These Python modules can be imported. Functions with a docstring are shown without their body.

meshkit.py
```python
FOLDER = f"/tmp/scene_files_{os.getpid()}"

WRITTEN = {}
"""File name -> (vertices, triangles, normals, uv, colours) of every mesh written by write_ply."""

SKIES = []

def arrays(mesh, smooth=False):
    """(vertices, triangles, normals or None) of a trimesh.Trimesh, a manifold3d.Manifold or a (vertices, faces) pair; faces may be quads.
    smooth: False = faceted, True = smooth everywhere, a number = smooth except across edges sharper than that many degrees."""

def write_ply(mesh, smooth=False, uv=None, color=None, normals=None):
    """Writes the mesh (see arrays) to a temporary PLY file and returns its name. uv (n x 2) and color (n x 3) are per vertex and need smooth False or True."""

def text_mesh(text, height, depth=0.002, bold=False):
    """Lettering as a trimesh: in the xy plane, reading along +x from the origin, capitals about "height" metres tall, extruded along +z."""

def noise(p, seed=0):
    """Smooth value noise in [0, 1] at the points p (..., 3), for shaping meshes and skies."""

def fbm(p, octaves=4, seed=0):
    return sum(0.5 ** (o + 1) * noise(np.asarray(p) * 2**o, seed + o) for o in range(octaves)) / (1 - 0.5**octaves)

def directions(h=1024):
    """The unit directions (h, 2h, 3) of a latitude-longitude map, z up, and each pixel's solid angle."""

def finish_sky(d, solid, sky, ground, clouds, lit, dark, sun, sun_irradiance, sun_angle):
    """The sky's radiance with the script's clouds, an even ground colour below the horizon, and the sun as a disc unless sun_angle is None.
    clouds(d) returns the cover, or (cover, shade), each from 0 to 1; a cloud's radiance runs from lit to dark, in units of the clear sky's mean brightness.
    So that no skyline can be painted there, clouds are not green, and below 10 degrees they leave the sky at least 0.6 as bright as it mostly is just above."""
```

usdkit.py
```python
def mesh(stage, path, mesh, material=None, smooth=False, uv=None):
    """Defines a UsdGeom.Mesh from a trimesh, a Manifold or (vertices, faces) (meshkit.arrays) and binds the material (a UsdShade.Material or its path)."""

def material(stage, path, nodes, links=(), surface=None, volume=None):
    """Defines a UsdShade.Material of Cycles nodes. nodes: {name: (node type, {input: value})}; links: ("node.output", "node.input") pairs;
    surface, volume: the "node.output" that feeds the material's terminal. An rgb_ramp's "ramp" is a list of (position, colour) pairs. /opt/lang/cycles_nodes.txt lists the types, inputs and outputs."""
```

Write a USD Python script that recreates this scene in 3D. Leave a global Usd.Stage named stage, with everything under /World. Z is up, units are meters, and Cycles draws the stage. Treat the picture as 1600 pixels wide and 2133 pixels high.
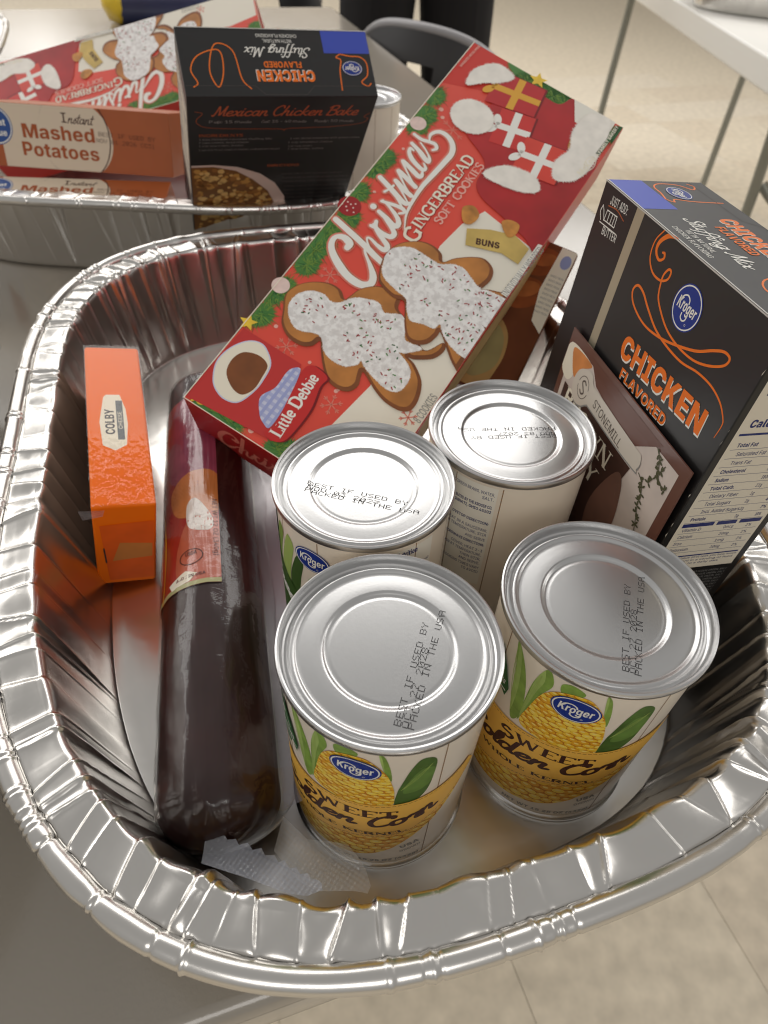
import math, random, glob
import numpy as np, trimesh, shapely, manifold3d
from shapely.geometry import Polygon, LineString, Point, MultiPolygon, box as sbox
from shapely.ops import unary_union
from shapely import affinity
from scipy.spatial.transform import Rotation
from PIL import Image, ImageDraw, ImageFont
from pxr import Usd, UsdGeom, UsdLux, UsdShade, Sdf, Gf, Vt
import usdkit, meshkit

stage = Usd.Stage.CreateInMemory()
UsdGeom.SetStageUpAxis(stage, UsdGeom.Tokens.z)
UsdGeom.SetStageMetersPerUnit(stage, 1.0)
UsdGeom.Xform.Define(stage, '/World')
LK = '/World/Looks'
UsdGeom.Scope.Define(stage, LK)

# ------------------------------------------------------------------ camera
PITCH, ROLL, FPX, CAMZ = 0.803488, 0.0612801, 1373.25, 0.3001284
fwd = np.array([0, math.cos(PITCH), -math.sin(PITCH)]); rgt = np.array([1., 0, 0]); upv = np.cross(rgt, fwd)
cr, sr = math.cos(ROLL), math.sin(ROLL)
cx_, cy_ = cr*rgt + sr*upv, -sr*rgt + cr*upv
cam = UsdGeom.Camera.Define(stage, '/World/camera')
M = np.eye(4); M[0, :3] = cx_; M[1, :3] = cy_; M[2, :3] = -fwd; M[3, :3] = (0, 0, CAMZ)
cam.AddTransformOp().Set(Gf.Matrix4d(*M.flatten().tolist()))
HA, DIA = 7.6, 1.5
cam.CreateHorizontalApertureAttr(HA); cam.CreateVerticalApertureAttr(HA*4/3)
cam.CreateFocalLengthAttr(HA*FPX/1600.)
cam.CreateClippingRangeAttr(Gf.Vec2f(0.01, 100))
cam.CreateFStopAttr(HA*FPX/1600./DIA); cam.CreateFocusDistanceAttr(0.25)
cam.CreateExposureAttr(0.22)

# ------------------------------------------------------------------ light: soft room bounce and rows of ceiling lamps
def lin(c):
    c = np.asarray(c, float)/255.
    return tuple(np.where(c <= .04045, c/12.92, ((c+.055)/1.055)**2.4))
dome = UsdLux.DomeLight.Define(stage, '/World/room_light')
usdkit.material(stage, LK+'/room_bounce', {'b': ('background_shader', {'color': (1.0, .975, .94), 'strength': .31})}, surface='b.background')
UsdShade.MaterialBindingAPI.Apply(dome.GetPrim()).Bind(UsdShade.Material.Get(stage, LK+'/room_bounce'))
LAMPS = [(-4.2, 1.5), (.2, -2.3), (-2.9, 2.0), (-.6, 2.6), (1.6, 2.9), (-4.2, 3.6), (-1.6, 4.6), (.8, 4.9), (-5.6, 1.9), (3.6, 1.6), (-3.4, 8.6), (-1.2, 9.6), (-5.6, 10.4)]
for i, (lx, ly) in enumerate(LAMPS):
    l = UsdLux.RectLight.Define(stage, '/World/ceiling_lamp' + ('_%03d' % i if i else ''))
    l.CreateWidthAttr(2.1); l.CreateHeightAttr(1.4); l.CreateIntensityAttr(2.7); l.CreateColorAttr(Gf.Vec3f(1, .97, .93))
    l.AddTranslateOp().Set((lx, ly, 1.95))

# ------------------------------------------------------------------ helpers
counts = {}
def nm(parent, name):
    k = parent + '/' + name
    n = counts.get(k, 0); counts[k] = n + 1
    return k if n == 0 else '%s_%03d' % (k, n)
def mat3(R, t):
    m = np.eye(4); m[:3, :3] = np.asarray(R).T; m[3, :3] = t
    return Gf.Matrix4d(*m.flatten().tolist())
def tag(p, label=None, cat=None, group=None, kind=None):
    p = p.GetPrim() if hasattr(p, 'GetPrim') else p
    for k, v in (('label', label), ('category', cat), ('group', group), ('kind', kind)):
        if v: p.SetCustomDataByKey(k, v)
    return p
def thing(name, label, cat, R=np.eye(3), t=(0, 0, 0), group=None):
    x = UsdGeom.Xform.Define(stage, nm('/World', name))
    x.AddTransformOp().Set(mat3(R, t)); tag(x, label, cat, group)
    return str(x.GetPath())
def dup(src, name, label, cat, R, t, group=None):
    x = UsdGeom.Xform.Define(stage, nm('/World', name))
    x.GetPrim().GetReferences().AddInternalReference(src)
    x.GetPrim().SetInstanceable(True)
    x.ClearXformOpOrder(); x.GetPrim().GetAttribute('xformOp:transform') or None
    op = UsdGeom.XformOp(x.GetPrim().CreateAttribute('xformOp:transform', Sdf.ValueTypeNames.Matrix4d))
    x.GetPrim().GetAttribute('xformOp:transform').Set(mat3(R, t))
    x.GetPrim().CreateAttribute('xformOpOrder', Sdf.ValueTypeNames.TokenArray).Set(['xformOp:transform'])
    tag(x, label, cat, group)
    return str(x.GetPath())
def obj(parent, name, mesh, m, smooth=30):
    p = nm(parent, name)
    usdkit.mesh(stage, p, mesh, m, smooth=smooth)
    return p
def rotv(v): return Rotation.from_rotvec(v).as_matrix()
def rz(a): return Rotation.from_euler('z', a).as_matrix()

MATS = {}
def pm(name, rgb, rough=.4, metal=0., coat=0., spec=.5, noise=0., nscale=60., bump=0., bscale=300., coatr=.05, **kw):
    """a principled material with a little procedural tone and relief"""
    if name in MATS: return MATS[name]
    c = lin(rgb)
    nodes = {'p': ('principled_bsdf', dict(base_color=c, roughness=rough, metallic=metal, coat_weight=coat, coat_roughness=coatr, specular_ior_level=spec, **kw)), 'tc': ('texture_coordinate', {})}
    links = []
    if noise:
        nodes['n'] = ('noise_texture', {'scale': nscale, 'detail': 4.})
        nodes['r'] = ('rgb_ramp', {'ramp': [(0.25, tuple(x*(1-noise) for x in c)), (.75, tuple(min(1, x*(1+noise)) for x in c))]})
        links += [('tc.object', 'n.vector'), ('n.fac', 'r.fac'), ('r.color', 'p.base_color')]
    if bump:
        nodes['bn'] = ('noise_texture', {'scale': bscale, 'detail': 3.})
        nodes['b'] = ('bump', {'strength': 1., 'distance': bump})
        links += [('tc.object', 'bn.vector'), ('bn.fac', 'b.height'), ('b.normal', 'p.normal')]
    MATS[name] = usdkit.material(stage, LK+'/'+name, nodes, links, surface='p.BSDF')
    return MATS[name]
def film(name, tint=(1, 1, 1), gloss=.06, haze=0., bump=0.0004, bscale=120., ior=1.45, hazecol=(.8, .8, .85)):
    if name in MATS: return MATS[name]
    nodes = {'t': ('transparent_bsdf', {'color': tint}), 'g': ('glossy_bsdf', {'color': (1, 1, 1), 'roughness': gloss}), 'f': ('layer_weight', {'blend': .5}), 'pw': ('math', {'math_type': 'power', 'value2': 4.}), 'sc': ('math', {'math_type': 'multiply_add', 'value2': .85, 'value3': ((ior-1)/(ior+1))**2}),
             'd': ('diffuse_bsdf', {'color': hazecol}), 'mh': ('mix_closure', {'fac': haze}), 'm': ('mix_closure', {}), 'tc': ('texture_coordinate', {}), 'n': ('noise_texture', {'scale': bscale, 'detail': 3.}), 'b': ('bump', {'strength': 1., 'distance': bump})}
    MATS[name] = usdkit.material(stage, LK+'/'+name, nodes, [('tc.object', 'n.vector'), ('n.fac', 'b.height'), ('b.normal', 'g.normal'), ('b.normal', 'f.normal'), ('f.facing', 'pw.value1'), ('pw.value', 'sc.value1'), ('t.BSDF', 'mh.closure1'), ('d.BSDF', 'mh.closure2'), ('mh.closure', 'm.closure1'), ('g.BSDF', 'm.closure2'), ('sc.value', 'm.fac')], surface='m.closure')
    return MATS[name]

# ---- flat shapes (all in millimetres)
def cat_rom(pts, n=10, closed=False):
    p = np.asarray(pts, float)
    if len(p) < 3: return p
    q = np.vstack([p[-1], p, p[:2]]) if closed else np.vstack([2*p[0]-p[1], p, 2*p[-1]-p[-2]])
    out = []
    for i in range(1, len(q)-2):
        a, b, c, d = q[i-1:i+3]
        for t in np.linspace(0, 1, n, endpoint=False):
            out.append(.5*((2*b)+(c-a)*t+(2*a-5*b+4*c-d)*t*t+(3*b-a-3*c+d)*t**3))
    if not closed: out.append(q[-2])
    return np.array(out)
def brush(pts, w, taper=None, n=6, smooth=True):
    """a pen stroke; w = width, taper = list of width factors along it"""
    q = cat_rom(pts, n) if smooth else np.asarray(pts, float)
    if len(q) == 1: return Point(q[0]).buffer(w/2)
    if taper is None: return LineString(q).buffer(w/2, quad_segs=4)
    ws = np.interp(np.linspace(0, 1, len(q)), np.linspace(0, 1, len(taper)), taper)*w/2
    parts = [unary_union([Point(q[i]).buffer(ws[i], quad_segs=3), Point(q[i+1]).buffer(ws[i+1], quad_segs=3)]).convex_hull for i in range(len(q)-1)]
    return unary_union(parts)
def poly(pts, smooth=False, n=6):
    p = Polygon(cat_rom(pts, n, True) if smooth else pts)
    return p if p.is_valid else p.buffer(0)
def ell(cx, cy, rx, ry, rot=0, n=40):
    t = np.linspace(0, 2*np.pi, n, endpoint=False); x, y = rx*np.cos(t), ry*np.sin(t)
    return Polygon(np.stack([cx+x*np.cos(rot)-y*np.sin(rot), cy+x*np.sin(rot)+y*np.cos(rot)], 1))
def fuzz(p, amp, step, rnd):
    """a furry edge: short spikes outward"""
    p = p.buffer(0)
    out = [p]
    for g in getattr(p, 'geoms', [p]):
        L = g.exterior.length; n = int(L/step)
        for i in range(n):
            a = g.exterior.interpolate(i*step); b = g.exterior.interpolate(i*step+step*.9)
            m = np.array([(a.x+b.x)/2, (a.y+b.y)/2]); d = np.array([b.x-a.x, b.y-a.y]); k = np.array([d[1], -d[0]])
            if not g.exterior.is_ccw: k = -k
            k = k/(np.linalg.norm(k)+1e-9)*amp*rnd.uniform(.3, 1.2) + d*rnd.uniform(-.6, .6)
            out.append(Polygon([(a.x, a.y), (b.x, b.y), tuple(m+k)]))
    return unary_union([o if o.is_valid else o.buffer(0) for o in out])
def flat(gs):
    out = []
    for g in (gs if isinstance(gs, (list, tuple)) else [gs]):
        if g is None or g.is_empty: continue
        if g.geom_type == 'Polygon': out.append(g)
        elif hasattr(g, 'geoms'): out += flat(list(g.geoms))
    return [g for g in out if g.area > 1e-4]
# ---- lettering
FONT = {}
def font(wt):
    if wt not in FONT:
        f = ImageFont.truetype(glob.glob('/opt/blender-*/*/datafiles/fonts/Inter.woff2')[0], 72)
        try: f.set_variation_by_axes([14, wt])
        except Exception: pass
        FONT[wt] = f
    return FONT[wt]
GL = {}
def glyph(ch, wt):
    k = (ch, wt)
    if k not in GL:
        f = font(wt); adv = f.getlength(ch); im = Image.new('L', (150, 150)); ImageDraw.Draw(im).text((30, 110), ch, 255, f, anchor='ls')
        on = np.pad(np.asarray(im) > 127, ((0, 0), (1, 1))).astype(np.int8); df = np.diff(on, axis=1)
        r, s = np.nonzero(df == 1); e = np.nonzero(df == -1)[1]
        g = shapely.union_all(shapely.box(s, -r-1, e, -r)).buffer(.6).buffer(-.6).simplify(.6) if len(r) else Polygon()
        GL[k] = (affinity.affine_transform(g, [1/52.4, 0, 0, 1/52.4, -30/52.4, 110/52.4]), adv/52.4)   # capital height 1
    return GL[k]
SCR = {  # a cursive hand: pen strokes on a grid, x height 5, capitals 10
 'a': (5.2, [[(4,4.2),(2.5,5),(1,4),(.6,2),(1.5,.3),(3,.8),(4,3)],[(4.2,5),(4,2),(4.4,.3),(5.3,.8)]]), 'c': (4.4, [[(4,4.2),(2.8,5),(1.2,4),(.6,2),(1.5,.3),(3,.2),(4.4,1.2)]]),
 'd': (5.6, [[(4,4.2),(2.5,5),(1,4),(.6,2),(1.5,.3),(3,.8),(4,3)],[(5.2,10),(4.4,4),(4.2,1.5),(4.8,.3),(5.6,.9)]]), 'e': (4.4, [[(.8,2.2),(2.6,2.6),(3.8,3.8),(3,5),(1.4,4.4),(.6,2.2),(1.4,.4),(3,.2),(4.4,1.2)]]),
 'f': (3.6, [[(4.6,9),(3.6,10),(2.6,8),(2,2),(1.4,-3),(.4,-3.4)],[(.6,4.6),(4,4.8)]]), 'g': (5.2, [[(4,4.2),(2.5,5),(1,4),(.6,2),(1.5,.3),(3,.8),(4,3)],[(4.4,5),(4,0),(3,-3),(1,-3),(.6,-1.8),(3,-.4),(5.2,.8)]]),
 'h': (5, [[(2,10),(1,4),(.5,0)],[(.8,2.5),(2.4,4.8),(3.6,4.6),(3.4,1.4),(4,.2),(5,.8)]]), 'i': (2.6, [[(1.2,5),(.8,1.5),(1.4,.2),(2.6,.9)],[(1.5,7),(1.7,7.3)]]),
 'k': (4.8, [[(2,10),(1,4),(.5,0)],[(4,5),(1.2,2.6),(2.6,1.6),(3.8,.2),(5,.8)]]), 'l': (2.6, [[(1,2),(2.8,7),(2.6,9.8),(1.6,9),(1,3),(1.5,.3),(2.8,.9)]]),
 'n': (4.8, [[(.8,5),(.5,0)],[(.7,2.5),(2.4,4.9),(3.4,4.4),(3.2,1.4),(3.9,.2),(5,.8)]]), 'o': (4.6, [[(2.6,5),(1,4.2),(.6,2),(1.6,.2),(3.2,.6),(4,2.8),(3.2,4.8),(2.6,5)],[(3.4,4.4),(4.8,4.2)]]),
 'r': (4, [[(.6,4.2),(1.4,5.2),(1.8,4.6),(3.2,4.8),(2.8,1.4),(3.4,.2),(4.4,.9)]]), 's': (3.4, [[(.3,.8),(2.2,5.2),(2.6,3.4),(3.2,1.4),(2,0),(.6,.6)]]), 't': (2.8, [[(2,9),(1.2,3),(1.4,.5),(2.6,.6)],[(.2,6),(3.2,6.3)]]),
 'u': (5, [[(.8,5),(.6,1.6),(1.6,.2),(3.4,1.6),(4,5)],[(4,5),(3.8,1.4),(4.4,.2),(5.2,.8)]]), 'x': (4.2, [[(.6,4.8),(1.6,4.6),(3,.4),(4.2,.6)],[(4,4.9),(.4,.2)]]),
 'B': (6, [[(1.6,9.6),(1,4),(.6,0)],[(0,8),(2,10),(5,9.6),(5,6.6),(2.2,5.4)],[(2.2,5.4),(5.4,4.6),(5.2,1),(2.6,0),(.4,.8)]]), 'C': (5.8, [[(5.4,8),(5,10),(3,10),(1,7.4),(.6,3.4),(2,.3),(4,.4),(5.8,2)]]),
 'M': (8, [[(0,.8),(1,0),(2,5),(2.6,9.6),(4,3),(4.4,1),(6,6),(7,9.8),(6.8,4),(7,.6),(8,.6)]]), 'S': (5, [[(5,8.4),(4.4,10),(2.4,9.8),(1.6,8),(3,5.8),(4.6,4),(4.2,1.4),(2,0),(.4,1),(.8,2.4)]]),
 'G': (6, [[(5.4,8.2),(4.6,10),(2.6,9.8),(.9,7),(.7,3),(2,.3),(4,.6),(5,3.6),(3.4,3.8)],[(5,3.8),(4.8,-1)]]), ' ': (3, [])}
# a slab-serif hand: T = thick pen, N = thin pen, serif bars at the ends of uprights
def _v(x, a=0, b=10): return ('T', [(x, a), (x, b)], 1)
SER = {'S': (6, [('T', [(5.2,8),(4.4,9.6),(2.6,9.8),(1,8.4),(1.4,6.4),(4.4,4.6),(5.2,2.4),(3.6,.2),(1.8,.2),(.8,2)], 2)]), 'W': (10.5, [('T', [(1,10),(3.2,0)], 3),('N', [(3.2,0),(5.2,9)], 0),('T', [(5.2,9),(7.2,0)], 0),('N', [(7.2,0),(9.4,10)], 3)]),
 'E': (6.6, [_v(1.6),('N', [(1.6,9.7),(5.8,9.7),(5.8,8)], 0),('N', [(1.6,5.2),(4.6,5.2)], 0),('N', [(1.6,.3),(6,.3),(6,2.2)], 0)]), 'T': (7, [_v(3.5),('N', [(.6,7.8),(.6,9.7),(6.4,9.7),(6.4,7.8)], 0)]), 'H': (8, [_v(1.8),_v(6.2),('N', [(1.8,5.1),(6.2,5.1)], 0)]),
 'O': (8, [('T', [(4,9.8),(1.2,8),(.9,5),(1.2,2),(4,.2),(6.8,2),(7.1,5),(6.8,8),(4,9.8)], 2)]), 'L': (6.2, [_v(1.6),('N', [(1.6,.3),(5.8,.3),(5.8,2.6)], 0)]), 'K': (7.6, [_v(1.6),('N', [(6.4,9.8),(1.8,4.4)], 3),('T', [(3,5.6),(6.8,.2)], 0)]),
 'R': (7.4, [_v(1.6),('T', [(1.8,9.7),(4.6,9.7),(6,8.4),(5.8,6),(4.4,5.1),(1.8,5.1)], 2),('T', [(3.8,5),(6.8,.2)], 0)]), 'N': (8.4, [('N', [(1.6,0),(1.6,10)], 1),('T', [(1.6,10),(6.8,0)], 0),('N', [(6.8,0),(6.8,10)], 1)]),
 'G': (8, [('T', [(6.8,8),(5.6,9.6),(4,9.8),(1.4,8.2),(.9,5),(1.4,1.8),(4,.2),(6,.8),(6.8,2)], 2),('T', [(6.8,.4),(6.8,4.4)], 0),('N', [(5,4.6),(7.8,4.6)], 0)]), 'I': (3.4, [_v(1.7)]), 'B': (7, [_v(1.6),('T', [(1.8,9.7),(4.6,9.7),(5.8,8.4),(5.6,6.2),(4.2,5.2),(1.8,5.2)], 2),('T', [(4.2,5.2),(6.2,4),(6.4,1.8),(4.8,.3),(1.8,.3)], 2)]),
 'A': (8, [('N', [(.8,0),(3.8,10)], 0),('T', [(3.8,10),(7,0)], 0),('N', [(1.8,3.4),(5.8,3.4)], 0)]), 'D': (8, [_v(1.6),('T', [(1.8,9.7),(4.6,9.7),(6.8,7.6),(7,5),(6.8,2.4),(4.6,.3),(1.8,.3)], 2)]), 'F': (6.2, [_v(1.6),('N', [(1.6,9.7),(5.8,9.7),(5.8,7.8)], 0),('N', [(1.6,5.2),(4.6,5.2)], 0)]),
 'C': (7.6, [('T', [(6.8,7.6),(5.6,9.6),(4,9.8),(1.4,8.2),(.9,5),(1.4,1.8),(4,.2),(5.8,.8),(6.8,2.4)], 2)]), 'M': (10, [('N', [(1.6,0),(1.8,10)], 1),('T', [(1.8,10),(5,1)], 0),('N', [(5,1),(8,10)], 0),('T', [(8,10),(8.2,0)], 0)]), 'Y': (7.4, [('T', [(.8,10),(3.7,4.6)], 3),('N', [(6.6,10),(3.7,4.6)], 3),('T', [(3.7,0),(3.7,4.8)], 0)]), 'P': (7, [_v(1.6),('T', [(1.8,9.7),(4.8,9.7),(6,8.2),(5.8,5.8),(4.4,4.8),(1.8,4.8)], 2)]),
 'U': (8, [('T', [(1.6,10),(1.6,3),(2.6,.6),(4.2,.2),(6,1),(6.6,3),(6.6,10)], 0)]), 'V': (7.6, [('T', [(.8,10),(3.8,0)], 3),('N', [(3.8,0),(6.8,10)], 3)]),
 'i': (3, [_v(1.5,0,6.6),('T', [(1.5,9),(1.5,9.4)], 0)]), 't': (3.8, [('T', [(1.7,8.6),(1.7,1.4),(2.4,.3),(3.6,.6)], 0),('N', [(.3,6.5),(3.6,6.5)], 0)]), 'l': (3, [_v(1.5,0,10)]), 'b': (6.2, [('T', [(1.5,0),(1.5,10)], 0),('T', [(1.6,5.6),(3.6,6.6),(5.2,5),(5.2,2),(3.8,.3),(1.6,.8)], 2)]), 'e': (5.6, [('T', [(.9,3.6),(4.8,3.6),(4.4,5.8),(2.8,6.5),(1.1,5.2),(.8,3),(1.6,.8),(3.2,.2),(4.8,1.2)], 2)]), ' ': (4, []), '.': (2.4, [('T', [(1,.6),(1.1,.7)], 0)])}
DOT = {'B':'1E11111E11111E','E':'1F10101E10101F','S':'0F10100E01011E','T':'1F040404040404','I':'0E04040404040E','F':'1F10101E101010','U':'1111111111110E','D':'1E11111111111E','Y':'11110A04040404','O':'0E11111111110E','C':'0E11101010110E','P':'1E11111E101010','A':'0E11111F111111','K':'11121418141211','N':'11191915131311','H':'1111111F111111','V':'1111111111 0A04'.replace(' ', ''),'0':'0E11131519110E','1':'040C040404040E','2':'0E11010204081F','3':'1F02040201110E','6':'060810 1E11110E'.replace(' ', ''),'7':'1F010204080808','8':'0E11110E11110E',' ':'00000000000000','W':'11111115151B11'}
def line_of(s, kind):
    """[(polygon with capital height 1, advance)] of a string"""
    out = []
    for ch in s:
        if kind in ('script', 'scriptb') and ch in SCR:
            adv, st = SCR[ch]; w = 1.55 if kind == 'scriptb' else .95
            g = unary_union([brush(p, w, n=4) for p in st]) if st else Polygon()
            g = affinity.affine_transform(g, [.1, .028, 0, .1, 0, 0]) if st else g; out.append((g, adv/10))
        elif kind == 'serif' and ch in SER:
            adv, st = SER[ch]; gs = []
            for wd, p, sf in st:
                gs.append(LineString(cat_rom(p, 5) if sf == 2 else p).buffer(.85 if wd == 'T' else .38, cap_style=2, join_style=2 if sf != 2 else 1))
                if sf in (1, 3):
                    for e in ([p[0], p[1]] if sf == 1 else [p[0] if p[0][1] > 5 else p[1]]): gs.append(sbox(e[0]-1.5, max(0, e[1]-.35) if e[1] > 1 else 0, e[0]+1.5, e[1] if e[1] > 1 else .6))
            g = unary_union(gs).simplify(.05) if gs else Polygon(); out.append((affinity.scale(g, .1, .1, origin=(0, 0)) if gs else g, adv/10))
        elif kind == 'dot':
            h = DOT.get(ch, DOT[' ']); gs = []
            for r in range(7):
                b = int(h[2*r:2*r+2], 16)
                gs += [ell(.09+c*.14, 0.93-r*.145, .072, .064, 0, 8) for c in range(5) if b >> (4-c) & 1]
            out.append((MultiPolygon(gs) if gs else Polygon(), .86))
        else:
            wt = {'sans': 450, 'bold': 750, 'black': 880, 'light': 350}.get(kind, 450)
            out.append(glyph(ch, wt))
    return out
def text(s, p0, p1, h, kind='sans', slant=0.):
    """s set on the line p0 -> p1 (mm), stretched to fill it, capitals h high"""
    p0, p1 = np.array(p0, float), np.array(p1, float); ls = line_of(s, kind); W = sum(a for _, a in ls)
    d = p1-p0; L = np.linalg.norm(d); d /= L; k = L/W; u = np.array([-d[1], d[0]]); x = 0; out = []
    for g, a in ls:
        if not g.is_empty: out.append(affinity.affine_transform(g, [d[0]*k, u[0]*h+slant*h*d[0], d[1]*k, u[1]*h+slant*h*d[1], p0[0]+d[0]*x*k, p0[1]+d[1]*x*k]))
        x += a
    return flat(out)
def text_path(s, path, h, kind='sans', fit=.97):
    """letters standing on a curve, spread along it"""
    q = LineString(cat_rom(path, 8)); ls = line_of(s, kind); W = sum(a for _, a in ls); k = q.length*fit/W; x = 0; out = []
    for g, a in ls:
        if not g.is_empty:
            p = q.interpolate(x*k); e = q.interpolate((x+a)*k); d = np.array([e.x-p.x, e.y-p.y]); d /= np.linalg.norm(d)+1e-9
            out.append(affinity.affine_transform(g, [d[0]*k, -d[1]*h, d[1]*k, d[0]*h, p.x, p.y]))
        x += a
    return flat(out)

# ---- printed ink: thin sheets a few hundredths of a millimetre above the carton
class Face:
    def __init__(s, o, ex, ey): s.o, s.ex, s.ey = (np.asarray(v, float) for v in (o, ex, ey)); s.n = np.cross(s.ex, s.ey)
    def __call__(s, q, lift): return s.o + (q[:, :1]*s.ex + q[:, 1:]*s.ey)*.001 + s.n*lift
    edge = None
class Cyl:
    edge = 2.5
    def __init__(s, R): s.R = R
    def __call__(s, q, lift):
        a = q[:, 0]*.001/s.R; r = s.R+lift
        return np.stack([r*np.sin(a), -r*np.cos(a), q[:, 1]*.001], 1)
def sheet(polys, face, lift, edge=None):
    V, F, n = [], [], 0
    for g in flat(polys):
        try: v, f = trimesh.creation.triangulate_polygon(g, engine='earcut')
        except Exception: continue
        if len(f) == 0: continue
        v = np.asarray(v)[:, :2]; f = np.asarray(f)
        e = edge or face.edge
        if e: v, f = trimesh.remesh.subdivide_to_size(np.c_[v, np.zeros(len(v))], f, e, max_iter=12); v = v[:, :2]
        a = v[f]; ar = (a[:, 1, 0]-a[:, 0, 0])*(a[:, 2, 1]-a[:, 0, 1])-(a[:, 2, 0]-a[:, 0, 0])*(a[:, 1, 1]-a[:, 0, 1]); f[ar < 0] = f[ar < 0][:, ::-1]
        V.append(v); F.append(f+n); n += len(v)
    if not V: return None
    return face(np.vstack(V), lift), np.vstack(F)
def ink(parent, name, polys, face, layer, m, edge=None):
    gs = flat(polys)
    if 2 <= len(gs) <= 8 and min(g.area for g in gs) > 3 and not any(k in name for k in ('letter', 'title', 'name', 'rule', 'stamp', 'line', 'kernel', 'swirl', 'shade', 'shadow')):
        gs = flat(unary_union(gs))
        if len(gs) > 1: return [ink(parent, name, [g], face, layer, m, edge) for g in gs][0]
    s = sheet(polys, face, .00005*layer, edge)
    if s is None: return None
    return obj(parent, name, s, m, smooth=False if face.edge is None else True)
def logo(parent, face, cx, cy, rx, ry, layer, rot=0., tilt=.0):
    """blue oval with a white ring and white lettering with looping arms"""
    R = lambda gs: [affinity.rotate(g, rot, origin=(cx, cy), use_radians=True) for g in flat(gs)]
    ov = ink(parent, 'logo_oval', R([ell(cx, cy, rx, ry)]), face, layer, INK['blue'])
    if parent.count('/') < 3: parent = ov
    ring = ell(cx, cy, rx*.945, ry*.945).difference(ell(cx, cy, rx*.885, ry*.885))
    w = rx*1.42; h = min(ry*.62, rx*.5)
    t = text('Kroger', (cx-w/2, cy-h*.42), (cx+w/2*.98, cy-h*.42), h, 'bold', slant=.08)
    a1 = brush([(cx-.60*rx, cy+.0*ry), (cx-.46*rx, cy+.34*ry), (cx-.22*rx, cy+.46*ry), (cx-.02*rx, cy+.36*ry), (cx+.04*rx, cy+.2*ry)], rx*.07)
    a2 = brush([(cx+.24*rx, cy-.2*ry), (cx+.2*rx, cy-.46*ry), (cx+.02*rx, cy-.56*ry), (cx-.14*rx, cy-.46*ry), (cx-.16*rx, cy-.3*ry)], rx*.07)
    rr = ell(cx+.33*rx, cy-.62*ry, rx*.05, rx*.05).difference(ell(cx+.33*rx, cy-.62*ry, rx*.035, rx*.035))
    ink(parent, 'logo_lettering', R([ring, a1, a2, rr]+t), face, layer+1, INK['white'])

INK = {k: pm('ink_'+k, v, rough=.42, spec=.4) for k, v in dict(white=(240, 238, 230), blue=(24, 52, 140), orange=(245, 120, 28), silver=(205, 203, 196), cream=(240, 232, 212), black=(26, 24, 24), red=(206, 52, 40), dred=(160, 30, 32), deep=(120, 22, 26), green=(78, 132, 62), dgreen=(40, 92, 46), gold=(226, 168, 56), brown=(120, 70, 34), dbrown=(70, 36, 26), navy=(28, 40, 105), pink=(226, 130, 112), palepink=(236, 176, 162), grey=(150, 148, 144), skyblue=(150, 160, 205), lav=(205, 208, 232), bandy=(240, 182, 70), text=(60, 58, 62), yellow=(244, 196, 40), dull=(170, 84, 40), tan=(205, 175, 120), leaf=(118, 152, 62), lleaf=(160, 184, 96), dleaf=(62, 92, 40), paper=(238, 234, 222), bluestrip=(64, 84, 190)).items()}
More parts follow.
